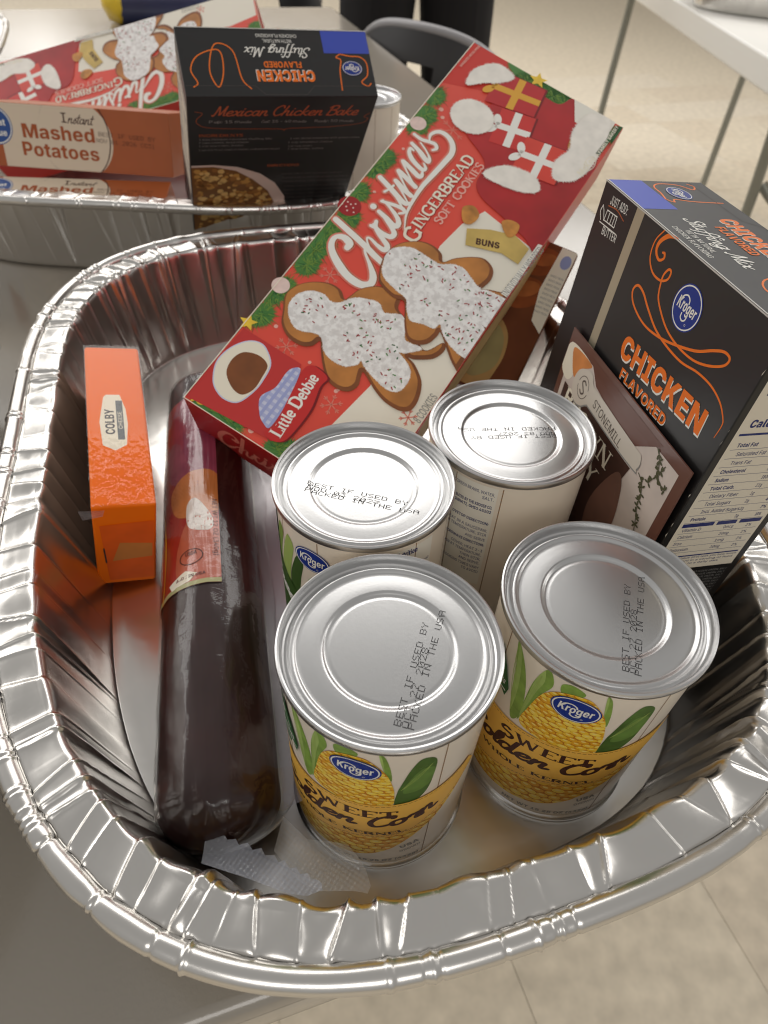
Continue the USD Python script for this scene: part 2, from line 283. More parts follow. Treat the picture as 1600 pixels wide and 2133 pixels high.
T = {
'g_cream': [[31.5,-73.3],[62.9,-77.9],[162.4,-62.7],[183.5,-65.5],[199.9,-72.2],[193.8,-109.5],[152.1,-117.3],[100.2,-115.9],[1.0,-112.2],[2.1,-77.8]],
'g_fir': [[61.0,0.9],[64.8,-4.4],[79.9,-1.9],[85.6,-4.5],[116.8,-4.9],[125.6,-5.4],[106.5,-6.6],[146.3,-8.4],[186.1,-1.5],[195.6,-2.3],[239.4,-5.6],[229.2,-5.8],[255.7,-2.1],[3.5,-20.1],[2.6,-28.5],[4.0,-57.3],[5.3,-63.5],[5.5,-10.9],[302.7,-43.6],[304.2,-51.8],[303.2,-63.3],[303.0,-72.4],[301.5,-78.6],[301.5,-114.4],[165.3,-2.8],[136.3,-3.3]],
'g_balls': [[153.9,-4.5],[230.7,-5.3],[86.1,-2.5],[308.6,-49.8],[56.4,-1.4],[4.6,-5.6]],
'g_flakes': [[108.2,-21.3],[239.9,-25.2],[56.4,-27.1],[41.5,-66.6],[58.9,-105.1]],
'g_dots': [[249.2,-11.1],[244.3,-15.1],[71.4,-37.0],[49.6,-64.3],[51.0,-64.9],[8.3,-36.8],[5.0,-40.1],[51.3,-44.2],[171.4,-10.9],[208.8,-8.0],[63.3,-15.2],[55.7,-42.9]],
'c_C': [[129.0,-19.3],[132.3,-18.8],[133.7,-13.9],[131.2,-9.9],[126.1,-10.3],[120.6,-15.1],[114.8,-25.6],[112.8,-33.7],[113.4,-39.9],[116.7,-43.3],[121.5,-42.1],[126.6,-36.9],[131.2,-30.9],[133.7,-28.2]],
'c_h': [[141.3,-3.2],[139.0,-14.2],[136.5,-25.7],[134.0,-34.8],[132.6,-40.9]],
'c_h2': [[135.1,-32.6],[138.6,-27.3],[141.5,-25.1],[142.2,-27.3],[140.7,-32.7],[140.4,-37.1],[142.1,-38.4],[144.5,-36.7],[146.6,-32.0],[149.1,-26.6],[151.7,-22.6]],
'c_r': [[150.0,-22.2],[150.5,-24.2],[154.4,-23.2],[151.0,-25.4],[149.5,-30.9],[150.2,-35.7],[153.1,-36.5],[155.4,-33.9],[158.0,-28.5],[159.9,-23.5]],
'c_i': [[161.1,-20.8],[159.8,-26.6],[158.0,-32.3],[158.9,-34.8],[162.0,-34.0],[164.9,-30.3],[167.7,-23.9],[169.3,-18.3]],
'c_dot': [[162.1,-16.1]],
'c_s': [[168.2,-18.1],[169.2,-21.4],[170.8,-27.3],[171.1,-31.7],[169.4,-33.2],[167.0,-31.2]],
'c_st': [[171.3,-31.2],[174.7,-25.6],[178.3,-18.7]],
'c_t': [[182.2,-8.1],[179.2,-17.3],[176.4,-25.3],[175.2,-30.7],[177.2,-32.1]],
'c_tb': [[175.0,-15.8],[178.0,-17.0],[182.0,-17.9]],
'c_m1': [[176.9,-31.1],[180.9,-24.8],[185.2,-17.5],[185.6,-18.0],[183.3,-24.1],[182.1,-30.2]],
'c_m2': [[182.1,-30.2],[186.3,-22.9],[192.2,-15.0],[192.8,-15.8],[190.9,-22.4],[189.1,-29.0]],
'c_m3': [[189.1,-29.0],[193.9,-21.3],[199.8,-13.3],[200.5,-14.1],[198.5,-20.8],[196.9,-26.5],[198.7,-27.7],[201.7,-26.3]],
'c_a1': [[211.4,-13.9],[211.6,-11.5],[208.4,-12.6],[205.3,-16.5],[203.2,-21.8],[202.5,-26.1],[204.6,-26.8],[207.0,-24.1]],
'c_a2': [[215.3,-10.3],[213.0,-17.3],[210.2,-23.0],[209.7,-25.6],[212.5,-24.7],[216.1,-20.1],[219.0,-14.4]],
'c_s2': [[222.1,-7.7],[221.5,-13.6],[222.9,-18.3],[223.5,-22.3],[221.1,-24.6],[218.7,-23.2]],
'c_sw': [[223.3,-18.1],[227.6,-16.2],[231.8,-17.7],[233.9,-21.1],[233.2,-26.3],[229.7,-31.2],[223.7,-34.1],[215.4,-33.9],[203.8,-33.1],[191.3,-32.2],[178.5,-33.2],[168.6,-35.2],[159.6,-39.7]],
't_ginger': [[155.4,-47.2],[227.4,-48.4]],
't_ginger_h': [[155.4,-47.2],[154.7,-40.5]],
't_soft': [[175.0,-54.1],[229.3,-56.3]],
'ck_a': [[73.1,-13.0],[82.8,-8.1],[91.7,-10.2],[98.4,-15.8],[103.2,-24.1],[103.4,-31.6],[99.7,-36.8],[103.0,-38.2],[110.8,-40.7],[117.9,-47.6],[120.4,-56.2],[118.8,-62.3],[112.5,-64.9],[109.8,-70.4],[105.9,-79.1],[98.6,-91.1],[108.7,-97.3],[105.3,-100.6],[97.2,-98.1],[90.6,-89.8],[89.5,-86.2],[87.7,-91.7],[81.1,-100.0],[71.6,-104.1],[63.6,-104.2],[59.6,-99.4],[59.2,-90.1],[62.2,-80.9],[67.5,-70.8],[64.7,-70.7],[59.1,-72.5],[53.7,-70.6],[51.1,-65.0],[52.3,-56.9],[58.3,-49.8],[65.2,-43.9],[69.7,-40.3],[64.9,-38.6],[61.4,-33.5],[61.5,-24.8],[66.1,-17.2]],
'ic_a': [[74.0,-16.2],[80.4,-13.0],[87.9,-14.1],[93.4,-19.2],[95.3,-25.6],[93.8,-31.6],[96.4,-36.2],[103.2,-40.6],[107.0,-47.0],[108.8,-54.6],[105.3,-60.0],[110.3,-70.1],[103.1,-75.2],[97.4,-79.4],[98.9,-89.6],[91.0,-83.4],[89.1,-79.7],[86.6,-86.2],[82.3,-91.9],[75.3,-93.8],[68.9,-92.4],[66.3,-86.8],[67.9,-77.2],[70.6,-69.3],[73.2,-65.2],[69.7,-65.0],[64.6,-59.8],[63.8,-51.7],[66.1,-45.2],[71.3,-40.5],[72.3,-36.0],[69.0,-28.3],[69.0,-23.3]],
'ck_b': [[133.8,-40.4],[143.5,-40.4],[151.4,-44.0],[158.2,-52.2],[159.9,-59.8],[158.1,-66.5],[154.0,-70.1],[160.1,-74.4],[167.2,-82.5],[170.3,-89.4],[167.3,-96.6],[160.5,-99.3],[153.9,-98.3],[151.4,-97.9],[154.6,-103.3],[157.6,-115.5],[146.7,-116.3],[128.3,-116.1],[112.5,-117.1],[98.1,-115.6],[100.2,-109.1],[105.1,-102.7],[113.3,-93.0],[110.2,-92.5],[103.4,-90.7],[98.9,-85.3],[99.3,-79.1],[106.0,-73.1],[113.9,-68.5],[118.3,-64.8],[116.7,-58.6],[118.9,-49.9],[122.7,-45.1]],
'ic_b': [[133.4,-41.9],[139.4,-39.9],[145.8,-42.6],[150.8,-49.4],[151.4,-56.4],[151.0,-64.0],[151.6,-69.8],[155.9,-75.8],[157.0,-82.4],[154.4,-88.9],[151.7,-95.3],[153.0,-103.1],[153.7,-114.1],[146.7,-116.3],[137.2,-116.9],[131.7,-113.0],[131.8,-109.3],[128.4,-114.3],[120.7,-117.0],[110.4,-116.0],[107.5,-111.8],[109.1,-102.6],[113.2,-94.8],[117.8,-89.7],[113.3,-88.2],[112.2,-81.8],[110.0,-74.8],[114.6,-69.5],[120.2,-65.4],[121.8,-57.8],[124.1,-49.0],[127.8,-44.2]],
't_8c': [[59.2,-112.3],[78.7,-112.4]],
't_iw': [[155.7,-112.9],[197.0,-115.6]],
'iw_strip': [[155.6,-108.8],[198.5,-110.4],[199.5,-114.8],[155.5,-113.7]],
'buns': [[182.4,-69.6],[190.1,-81.6],[195.7,-95.9],[192.3,-107.5],[179.1,-107.2],[179.8,-95.2],[171.9,-74.8]],
't_buns': [[175.8,-79.3],[181.6,-92.8]],
'panel': [[1.5,0.5],[52.1,-1.6],[52.0,-40.0],[5.9,-52.6],[5.7,-46.8]],
'oval': [[18.3,-6.4],[27.5,-2.1],[37.8,-3.2],[46.3,-8.2],[49.4,-14.6],[47.3,-20.5],[41.7,-26.3],[32.1,-28.1],[23.9,-27.9],[14.6,-24.9],[12.0,-18.3],[13.8,-11.5]],
'oval_in': [[24.1,-8.9],[33.3,-6.5],[41.0,-9.6],[44.3,-18.3],[41.7,-26.3],[33.6,-28.3],[24.5,-28.7],[17.9,-24.9],[18.0,-17.5]],
'ging_ham': [[15.3,-38.2],[23.5,-33.0],[32.5,-36.4],[43.2,-36.2],[47.8,-37.9],[49.0,-41.5],[38.2,-44.6],[24.1,-47.1],[11.8,-47.3],[12.0,-42.9]],
'banner': [[8.0,-46.4],[6.3,-52.3],[9.2,-57.5],[16.9,-59.3],[32.5,-59.4],[46.3,-56.1],[53.2,-56.3],[55.3,-47.6],[53.1,-43.5],[47.9,-42.8],[38.2,-44.6],[24.1,-47.1],[13.4,-48.6]],
't_ld': [[9.7,-55.4],[50.6,-52.6]],
'cloth': [[242.1,-34.3],[250.8,-28.1],[295.1,-46.0],[299.4,-69.7],[309.7,-77.6],[297.4,-106.7],[276.7,-111.3],[256.1,-115.1],[194.8,-115.7],[197.9,-100.4],[202.7,-82.2],[206.7,-66.1],[214.3,-57.7],[230.8,-54.0]],
'fur1': [[252.9,-23.8],[261.4,-26.0],[271.9,-34.2],[280.7,-43.7],[283.4,-52.6],[273.2,-64.4],[262.1,-67.5],[251.5,-62.3],[245.0,-53.9],[242.3,-43.3],[243.9,-33.2],[248.4,-28.5]],
'fur2': [[291.9,-50.9],[297.8,-54.9],[299.6,-66.4],[293.0,-74.1],[282.2,-77.9],[275.9,-73.2],[274.0,-61.9],[278.7,-57.3],[284.5,-61.2],[290.3,-58.0]],
'fur3': [[217.9,-67.5],[225.4,-69.1],[220.6,-77.9],[218.7,-88.8],[216.0,-95.2],[209.1,-94.2],[203.1,-87.8],[206.1,-80.2],[212.2,-71.8]],
'fur4': [[262.7,-106.6],[252.3,-110.1],[234.4,-104.8],[225.6,-104.7],[216.2,-108.8],[201.1,-111.3],[194.5,-107.2],[196.6,-100.2],[202.0,-96.2],[212.4,-95.3],[225.7,-94.8],[239.6,-93.1],[251.3,-96.7],[259.3,-100.4]],
'fur5': [[250.3,-59.0],[260.5,-65.4],[260.3,-75.6],[249.4,-78.7],[243.5,-70.9],[243.1,-65.1]],
'belt': [[247.5,-72.7],[257.5,-77.2],[274.4,-87.2],[266.6,-94.5],[252.4,-86.1],[243.1,-84.1]],
'buckle': [[247.5,-72.7],[258.0,-76.9],[251.3,-88.1],[242.4,-84.0]],
'buckle2': [[248.4,-75.7],[254.9,-78.1],[250.8,-84.9],[245.4,-82.9]],
'gold': [[273.2,-90.9],[283.1,-89.7],[292.4,-93.0],[293.4,-99.6],[295.5,-107.7],[283.8,-106.6],[276.9,-106.2],[273.0,-101.2],[268.8,-97.3]],
'gold2': [[193.6,-60.0],[198.5,-65.0],[194.5,-71.2],[186.4,-70.1],[185.1,-65.1]],
'gold3': [[198.4,-84.6],[203.1,-87.8],[203.3,-94.5],[195.7,-95.9],[191.9,-92.2]],
'card': [[309.2,-76.8],[310.0,-88.9],[310.3,-107.3],[295.5,-107.7],[293.3,-85.3]],
'card_r': [[290.4,-86.8],[298.1,-105.8],[299.9,-105.4],[292.9,-85.5]],
'strip_g': [[278.9,-110.7],[279.5,-107.9],[307.3,-108.8],[307.5,-111.8]],
't_fb': [[277.9,-110.7],[307.4,-110.8]],
'green_c': [[307.3,-108.8],[310.1,-115.1],[299.1,-116.1],[293.8,-112.6]],
'green_t': [[307.3,-28.6],[311.8,-32.4],[310.7,-77.1],[303.6,-78.8],[298.5,-64.9],[298.6,-52.4],[300.0,-43.2]],
'mck': [[258.3,-109.4],[276.5,-111.0]],
't_srp': [[286.2,-4.0],[309.1,-5.3]],
'sw1': [[52.7,-0.4],[49.4,-6.0],[50.2,-12.4],[55.3,-16.4],[61.7,-16.7],[65.8,-14.4],[66.2,-11.3],[64.3,-11.0],[62.6,-14.0],[63.0,-17.6],[65.0,-22.3],[69.6,-25.7],[76.6,-29.1],[83.9,-30.7],[92.0,-31.0],[99.9,-29.9],[107.6,-26.8],[113.1,-22.9],[113.8,-19.7],[110.1,-19.3],[104.7,-22.1],[98.1,-26.5],[89.1,-30.2],[77.9,-33.7],[66.8,-35.4],[58.3,-34.7],[50.7,-32.0],[47.6,-28.1],[49.8,-24.9],[55.0,-25.6],[61.5,-28.9],[71.1,-32.9],[81.0,-34.5],[92.7,-34.6],[103.0,-32.5],[112.1,-32.2],[119.6,-34.1],[124.6,-37.7],[125.7,-40.2],[125.4,-45.7]],
'sw2': [[62.0,0.1],[56.3,-1.3],[52.4,-5.3],[52.5,-8.9],[56.0,-10.9],[58.7,-9.2],[58.1,-7.5],[56.6,-7.7]],
'logo': [[83.3,-17.4],[74.3,-21.9],[91.5,-13.3],[77.8,-10.7],[88.8,-24.2]],
't_ch': [[54.0,-54.3],[118.3,-49.0]],
't_chh': [[118.3,-49.0],[115.8,-39.6]],
't_fl': [[61.2,-62.5],[100.0,-60.8]],
't_flh': [[61.2,-62.5],[60.8,-56.9]],
't_sm': [[49.6,-68.6],[115.3,-63.4]],
't_ja': [[8.8,-7.3],[24.4,-6.3]],
't_bu': [[10.0,-20.1],[23.1,-18.8]],
'ic_but': [[11.3,-10.5],[22.0,-9.1],[22.6,-14.4],[13.5,-16.3]],
'ul': [[8.6,-7.0],[16.2,-6.3],[23.6,-7.5]],
'stripe': [[29.8,0.2],[40.0,0.3],[33.5,-63.8],[28.2,-63.7]],
'np': [[4.4,-19.9],[3.2,-103.9],[24.7,-121.3],[44.3,-121.2]],
'nl': [[7.3,-47.0],[8.5,-51.4],[8.1,-55.5],[7.1,-60.3],[7.1,-64.6],[7.0,-69.0],[8.2,-73.2],[8.2,-77.8],[9.0,-82.2],[6.5,-86.3],[6.3,-93.0],[6.0,-97.6],[6.0,-101.4],[6.1,-106.3],[7.9,-38.0]],
'nh': [[7.3,-47.0],[14.6,-47.4],[6.6,-44.7]],
'nbars': [[6.4,-88.9],[41.5,-90.5],[6.5,-40.0],[7.3,-108.9],[41.4,-110.3]],
'blue': [[-3.3,6.6],[-5.3,18.3],[37.0,15.4],[40.9,4.8]],
'tlogo': [[14.5,28.3],[6.9,25.0],[21.8,31.2]],
'tsw': [[3.5,33.5],[-1.9,32.7],[-0.5,26.5],[7.3,19.5],[17.8,16.3],[25.2,17.2],[25.7,22.1],[28.9,22.0],[31.4,18.7],[29.1,17.9],[25.7,21.3],[27.9,25.9],[31.7,29.4],[32.0,36.9]],
'tch': [[43.3,27.6],[78.6,31.7]],
'tfl': [[48.5,24.6],[71.7,27.1]],
'tsm': [[37.7,17.1],[83.2,19.8]],
'twn': [[54.0,9.5],[71.3,11.1]],
'tcf': [[50.7,5.7],[76.4,7.5]],
'tsw2': [[89.4,21.2],[89.4,14.8],[92.3,9.1],[96.7,6.7],[101.1,8.0],[102.2,12.1]],
'mcb': [[14.2,-18.4],[121.4,-17.5]],
'fl': [[5.1,-14.3],[9.9,-16.2],[6.1,-21.6],[6.6,-26.2],[13.4,-30.2],[33.9,-31.6],[63.0,-32.2],[67.2,-33.9],[71.0,-31.9],[101.1,-30.6],[122.9,-27.3],[127.5,-22.4],[124.2,-20.4],[127.5,-16.6]],
'prep': [[12.9,-25.8],[40.8,-25.1],[48.6,-25.3],[83.1,-25.3],[89.2,-25.4],[121.1,-25.3]],
'ing': [[6.9,-39.2],[38.8,-40.0]],
'il': [[6.8,-42.8],[59.3,-44.3],[6.8,-46.5],[42.5,-47.5],[6.7,-50.0],[38.6,-51.0],[6.6,-54.1],[65.9,-56.2],[72.3,-43.0],[126.0,-44.4],[71.1,-47.6],[105.6,-48.6],[71.6,-52.1],[90.4,-52.7],[71.9,-55.3],[99.7,-56.3]],
'dl': [[63.0,-80.1],[94.6,-81.7],[70.9,-85.4],[120.4,-88.0],[71.4,-90.4],[126.2,-93.4],[71.9,-95.4],[128.9,-98.7],[74.1,-102.0],[128.6,-105.4],[74.6,-107.3],[128.1,-110.8],[75.2,-112.7],[129.2,-116.4],[76.5,-118.2],[126.9,-121.8]],
'bowl': [[0.7,-72.5],[17.1,-72.1],[35.3,-75.3],[53.1,-84.4],[66.0,-97.6],[75.6,-116.8],[81.2,-143.0],[-1.5,-135.9]],
'bowl_in': [[0.6,-74.7],[17.1,-74.4],[34.1,-79.9],[47.6,-91.5],[60.7,-107.7],[70.8,-133.3],[71.6,-142.2],[-1.5,-135.9]],
'gp_in': [[2.0,-6.5],[-1.8,-43.4],[23.6,-34.7],[60.8,-65.4],[78.9,-49.7],[101.8,-40.0],[103.3,-5.9],[80.1,-7.1]],
'gp_img1': [[2.1,-6.6],[-0.9,-44.7],[27.8,-35.3],[51.8,-14.0],[28.2,-7.9]],
'onion': [[2.9,-6.4],[0.3,-19.6],[4.5,-24.1],[9.3,-24.1],[12.6,-19.7],[12.4,-12.0],[25.4,-6.4]],
'onion_o': [[6.9,-7.0],[8.7,-14.4],[14.3,-19.5],[17.0,-13.4],[25.4,-6.4]],
'brown': [[23.4,-29.4],[33.0,-23.3],[78.6,-24.2],[73.2,-50.4],[72.8,-62.9],[53.6,-62.9],[38.7,-47.7],[23.6,-34.7]],
'spoon': [[17.0,-13.4],[15.1,-20.7],[17.4,-26.3],[22.5,-28.2],[28.5,-26.6],[32.8,-23.1],[37.6,-22.7],[79.0,-23.0],[82.0,-21.5],[82.7,-18.1],[80.8,-14.7],[78.0,-14.6],[41.7,-12.9],[32.5,-12.5],[29.4,-9.5],[24.2,-9.2]],
'spoon_s': [[25.1,-18.4]],
't_stone': [[37.4,-20.2],[67.2,-22.5]],
't_stoneh': [[37.4,-20.2],[38.8,-16.6]],
'img2': [[80.3,-7.4],[78.4,-15.1],[83.1,-17.7],[79.4,-23.5],[73.8,-43.0],[80.7,-44.0],[85.8,-46.8],[98.0,-43.9],[101.4,-40.4],[103.2,-6.0]],
'thy1': [[84.3,-21.8],[88.2,-23.5],[91.0,-27.9],[92.3,-33.9],[94.7,-38.8],[96.8,-44.2]],
'thy2': [[87.8,-5.7],[91.6,-8.9],[95.4,-15.4],[101.3,-16.6]],
'thy3': [[96.0,-8.4],[93.9,-15.0],[91.5,-20.9]],
't_wn': [[32.5,-39.3],[69.8,-37.7]],
't_y': [[40.1,-49.5],[62.8,-47.4]],
'gp_out': [[0.6,1.1],[109.6,-0.2],[106.7,-41.3],[-5.5,-38.2]],
'band': [[-39.0,57.5],[-29.8,64.0],[-20.4,66.1],[-13.4,67.3],[-6.1,67.6],[-0.1,68.2],[5.9,69.4],[10.8,70.4],[15.7,72.9]],
'band_b': [[-39.0,21.8],[-33.7,24.6],[-26.8,28.7],[-16.9,34.1],[-8.9,35.8],[-1.0,36.6],[4.2,37.7],[9.3,39.5],[12.4,48.4]],
'kern_b': [[-39.7,14.2],[-31.1,13.7],[-20.4,14.0],[-11.4,15.0],[-3.7,18.6],[2.4,25.5],[6.6,33.7],[9.3,39.5]],
'cob': [[-28.7,68.3],[-27.5,80.7],[-25.3,92.3],[-22.7,97.8],[-19.1,101.1],[-13.9,103.2],[-8.6,102.2],[-3.0,94.0],[-0.4,84.5],[0.6,76.6],[0.1,67.5],[-5.9,67.0],[-13.3,66.7],[-20.4,66.1]],
'lf1': [[-40.1,108.1],[-35.4,102.5],[-31.8,92.9],[-29.9,81.1],[-30.1,68.9],[-32.9,65.9],[-35.7,79.7],[-37.4,93.9]],
'lf2': [[-26.9,106.7],[-24.6,107.9],[-22.6,101.4],[-25.3,92.3],[-27.5,80.7],[-29.9,67.9],[-29.8,83.7],[-29.2,96.5]],
'lf3': [[-20.2,105.1],[-16.7,107.5],[-12.2,105.5],[-13.6,102.2],[-18.9,100.2]],
'lf4': [[13.2,98.8],[8.2,102.2],[5.0,95.8],[2.5,84.7],[1.4,78.1],[1.3,67.6],[7.5,68.2],[11.8,75.4],[13.3,86.5]],
'lf5': [[-5.6,107.1],[-3.6,105.5],[-1.6,96.8],[-0.9,88.3],[-3.3,93.9]],
'clogo': [[-12.8,95.2],[-21.0,93.9],[-4.5,94.7],[-13.6,102.2],[-11.9,87.4]],
'badge': [[-40.0,81.5],[-31.7,73.2],[-31.1,69.4],[-34.3,67.6],[-34.2,63.6],[-39.4,58.8],[-41.7,61.8],[-40.3,73.4]],
't_sw': [[-32.5,51.4],[-23.8,55.7],[-15.4,55.9],[-7.0,56.0],[4.4,56.6]],
't_swh': [[-15.4,55.9],[-16.8,65.3]],
't_gc': [[-42.2,27.7],[-33.9,34.3],[-25.6,38.9],[-18.4,41.3],[-11.6,42.2],[-5.1,42.7],[2.8,42.9],[12.3,42.0],[17.3,46.8]],
't_wk': [[-35.4,31.4],[-29.5,34.8],[-22.7,36.9],[-14.9,38.1],[-8.1,38.4],[-2.8,38.6],[3.2,38.6]],
'plank': [[16.7,101.3],[14.5,68.1],[-43.9,107.4],[-45.3,97.7],[-20.5,2.3]],
't_nw': [[-14.4,-2.2],[-7.8,-2.7],[-0.5,-2.2],[6.7,-0.7]],
'cbase': [[-3.0,15.7],[-10.9,12.6],[6.4,23.9]],
'A_logo': [[-8.9,95.5],[-17.9,94.6],[-0.8,92.6]],
'A_base': [[-2.4,14.5],[-2.0,-0.7]],
'C_logo': [[-19.3,96.0],[-29.2,92.7],[-12.3,99.5]],
'C_green': [[-48.8,74.6],[-39.4,86.0],[-33.1,85.5],[-26.6,91.7],[-19.7,87.6],[-17.7,83.4],[-33.9,62.5],[-48.5,53.8],[-47.9,61.5]],
'C_band': [[-47.9,63.3],[-48.7,53.3],[-34.1,60.7],[-24.5,62.8]],
'C_plank': [[-19.4,105.0],[-20.0,99.5]],
'C_badge': [[-48.3,84.2],[-48.6,64.4],[-48.4,55.6],[-47.9,60.0]],
'C_blue': [[36.9,87.6],[52.3,84.3],[42.4,80.6]],
'D_txt': [[-29.0,103.8],[-25.0,98.2],[-22.5,89.8],[-20.1,88.6],[-20.1,84.4],[-23.8,78.3],[-23.9,75.3],[-16.5,75.0],[-26.1,68.4],[-17.4,70.0],[-25.2,62.2],[-24.6,58.0]],
'D_te': [[-9.7,104.8],[-11.0,98.5],[-21.0,90.8],[-10.1,86.7],[-9.4,84.8],[-18.9,80.2],[-20.1,77.2],[-11.2,74.0],[-12.9,68.7],[-17.3,65.5],[-13.0,61.7],[-20.2,58.1]],
'D_pl': [[-3.0,107.8],[-6.1,39.7],[27.1,105.5],[26.7,82.7]],
'D_blk': [[-8.6,109.0],[-9.6,56.8]],
'LA0': [[4.3,-28.3],[13.3,11.0]],
'LA1': [[6.7,-28.8],[13.3,1.0]],
'LA2': [[8.5,-29.1],[19.2,16.0]],
'LB0': [[2.5,-27.5],[11.4,10.3]],
'LB1': [[4.8,-28.0],[11.3,-1.1]],
'LB2': [[6.4,-28.8],[17.6,14.3]],
'LC0': [[-23.6,-1.7],[18.7,-10.1]],
'LC1': [[-23.5,-3.9],[7.0,-11.1]],
'LC2': [[-24.3,-5.9],[23.3,-15.5]],
'LD0': [[21.1,2.4],[-19.1,-3.0]],
'LD1': [[20.7,4.3],[-6.4,0.7]],
'LD2': [[21.2,7.6],[-24.8,2.3]],
'ringA': [[-32.7,-4.8],[33.7,-0.2],[-20.7,-4.0],[21.9,-1.0]]}
def tr(k): return np.array(T[k], float)

# ------------------------------------------------------------------ materials of the things
FOIL = usdkit.material(stage, LK+'/aluminium_foil', {'p': ('principled_bsdf', {'base_color': (.76, .74, .71), 'metallic': 1., 'roughness': .26}), 'tc': ('texture_coordinate', {}),
    'n': ('noise_texture', {'scale': 45., 'detail': 3.}), 'b': ('bump', {'strength': 1., 'distance': .00018}), 'n2': ('noise_texture', {'type': 'ridged_multifractal', 'scale': 60., 'detail': 2., 'distortion': .4}), 'b2': ('bump', {'strength': 1., 'distance': .00022})},
    [('tc.object', 'n.vector'), ('n.fac', 'b.height'), ('tc.object', 'n2.vector'), ('n2.fac', 'b2.height'), ('b.normal', 'b2.normal'), ('b2.normal', 'p.normal')], surface='p.BSDF')
STEEL = usdkit.material(stage, LK+'/tinned_steel', {'p': ('principled_bsdf', {'base_color': (.66, .66, .66), 'metallic': 1., 'roughness': .3, 'anisotropic': .3}), 'tc': ('texture_coordinate', {}),
    'n': ('noise_texture', {'scale': 900., 'detail': 2.}), 'b': ('bump', {'strength': 1., 'distance': .000012})},
    [('tc.object', 'n.vector'), ('n.fac', 'b.height'), ('b.normal', 'p.normal')], surface='p.BSDF')
LABEL = pm('can_label_paper', (236, 224, 206), rough=.38, coat=.25, noise=.05, nscale=40)
CARTON = pm('black_carton', (20, 18, 18), rough=.45, coat=.22, coatr=.25, noise=.08, nscale=30, bump=.00002, bscale=400)
REDCARD = pm('red_carton', (214, 60, 46), rough=.4, coat=.3, coatr=.2, noise=.04, nscale=25, bump=.00002, bscale=300)
CARDW = pm('raw_card_edge', (232, 224, 208), rough=.8)
TABLETOP = pm('white_laminate', (160, 152, 140), rough=.2, coat=.8, coatr=.14, noise=.03, nscale=8, bump=.00008, bscale=500)
PLASTIC_G = pm('dark_grey_plastic', (46, 45, 46), rough=.4, bump=.00006, bscale=600)
TUBE = pm('grey_steel_tube', (150, 152, 145), rough=.4, metal=.6)
CHROME = pm('chrome_tube', (205, 205, 205), rough=.15, metal=1.)

def hull_box(w, d, h, r, x=0, y=0, z=0, seg=8):
    s = manifold3d.Manifold.sphere(r, seg)
    return manifold3d.Manifold.batch_hull([s.translate([x+a, y+b, z+c]) for a in (r, w-r) for b in (r, d-r) for c in (r, h-r)])
def bx(x0, x1, y0, y1, z0, z1):
    m = trimesh.creation.box([x1-x0, y1-y0, z1-z0]); m.apply_translation([(x0+x1)/2, (y0+y1)/2, (z0+z1)/2]); return m
def tube(pts, r, seg=12, smooth=True):
    p = cat_rom3(pts, 8) if smooth and len(pts) > 2 else np.asarray(pts, float)
    t = np.gradient(p, axis=0); t /= np.linalg.norm(t, axis=1)[:, None]
    a = np.cross(t, [0.13, .31, .94]); a /= np.linalg.norm(a, axis=1)[:, None]; b = np.cross(t, a); ph = np.linspace(0, 2*np.pi, seg, endpoint=False)
    r = np.broadcast_to(r, len(p))
    V = (p[:, None] + r[:, None, None]*(a[:, None]*np.cos(ph)[None, :, None] + b[:, None]*np.sin(ph)[None, :, None])).reshape(-1, 3)
    F = [(i*seg+j, i*seg+(j+1) % seg, (i+1)*seg+(j+1) % seg, (i+1)*seg+j) for i in range(len(p)-1) for j in range(seg)]
    n = len(V); V = np.vstack([V, p[0], p[-1]]); F = [f for q in F for f in ((q[0], q[1], q[2]), (q[0], q[2], q[3]))]
    F += [(n, (j+1) % seg, j) for j in range(seg)] + [(n+1, n-seg+j, n-seg+(j+1) % seg) for j in range(seg)]
    return V, np.array(F)
def cat_rom3(pts, n):
    p = np.asarray(pts, float); q = np.vstack([2*p[0]-p[1], p, 2*p[-1]-p[-2]]); out = []
    for i in range(1, len(q)-2):
        a, b, c, d = q[i-1:i+3]
        for t in np.linspace(0, 1, n, endpoint=False): out.append(.5*((2*b)+(c-a)*t+(2*a-5*b+4*c-d)*t*t+(3*b-a-3*c+d)*t**3))
    return np.array(out+[q[-2]])
def grid_faces(nu, nv, wrap=False):
    i, j = np.meshgrid(np.arange(nu-1), np.arange(nv if wrap else nv-1), indexing='ij'); k = (j+1) % nv
    return np.stack([i*nv+j, i*nv+k, (i+1)*nv+k, (i+1)*nv+j], -1).reshape(-1, 4)
def lathe(prof, seg=96):
    p = np.asarray(prof, float)*.001; a = np.linspace(0, 2*np.pi, seg, endpoint=False)
    V = np.stack([p[:, :1]*np.cos(a), p[:, :1]*np.sin(a), np.repeat(p[:, 1:], seg, 1)], -1).reshape(-1, 3)
    return V, grid_faces(len(p), seg, True)

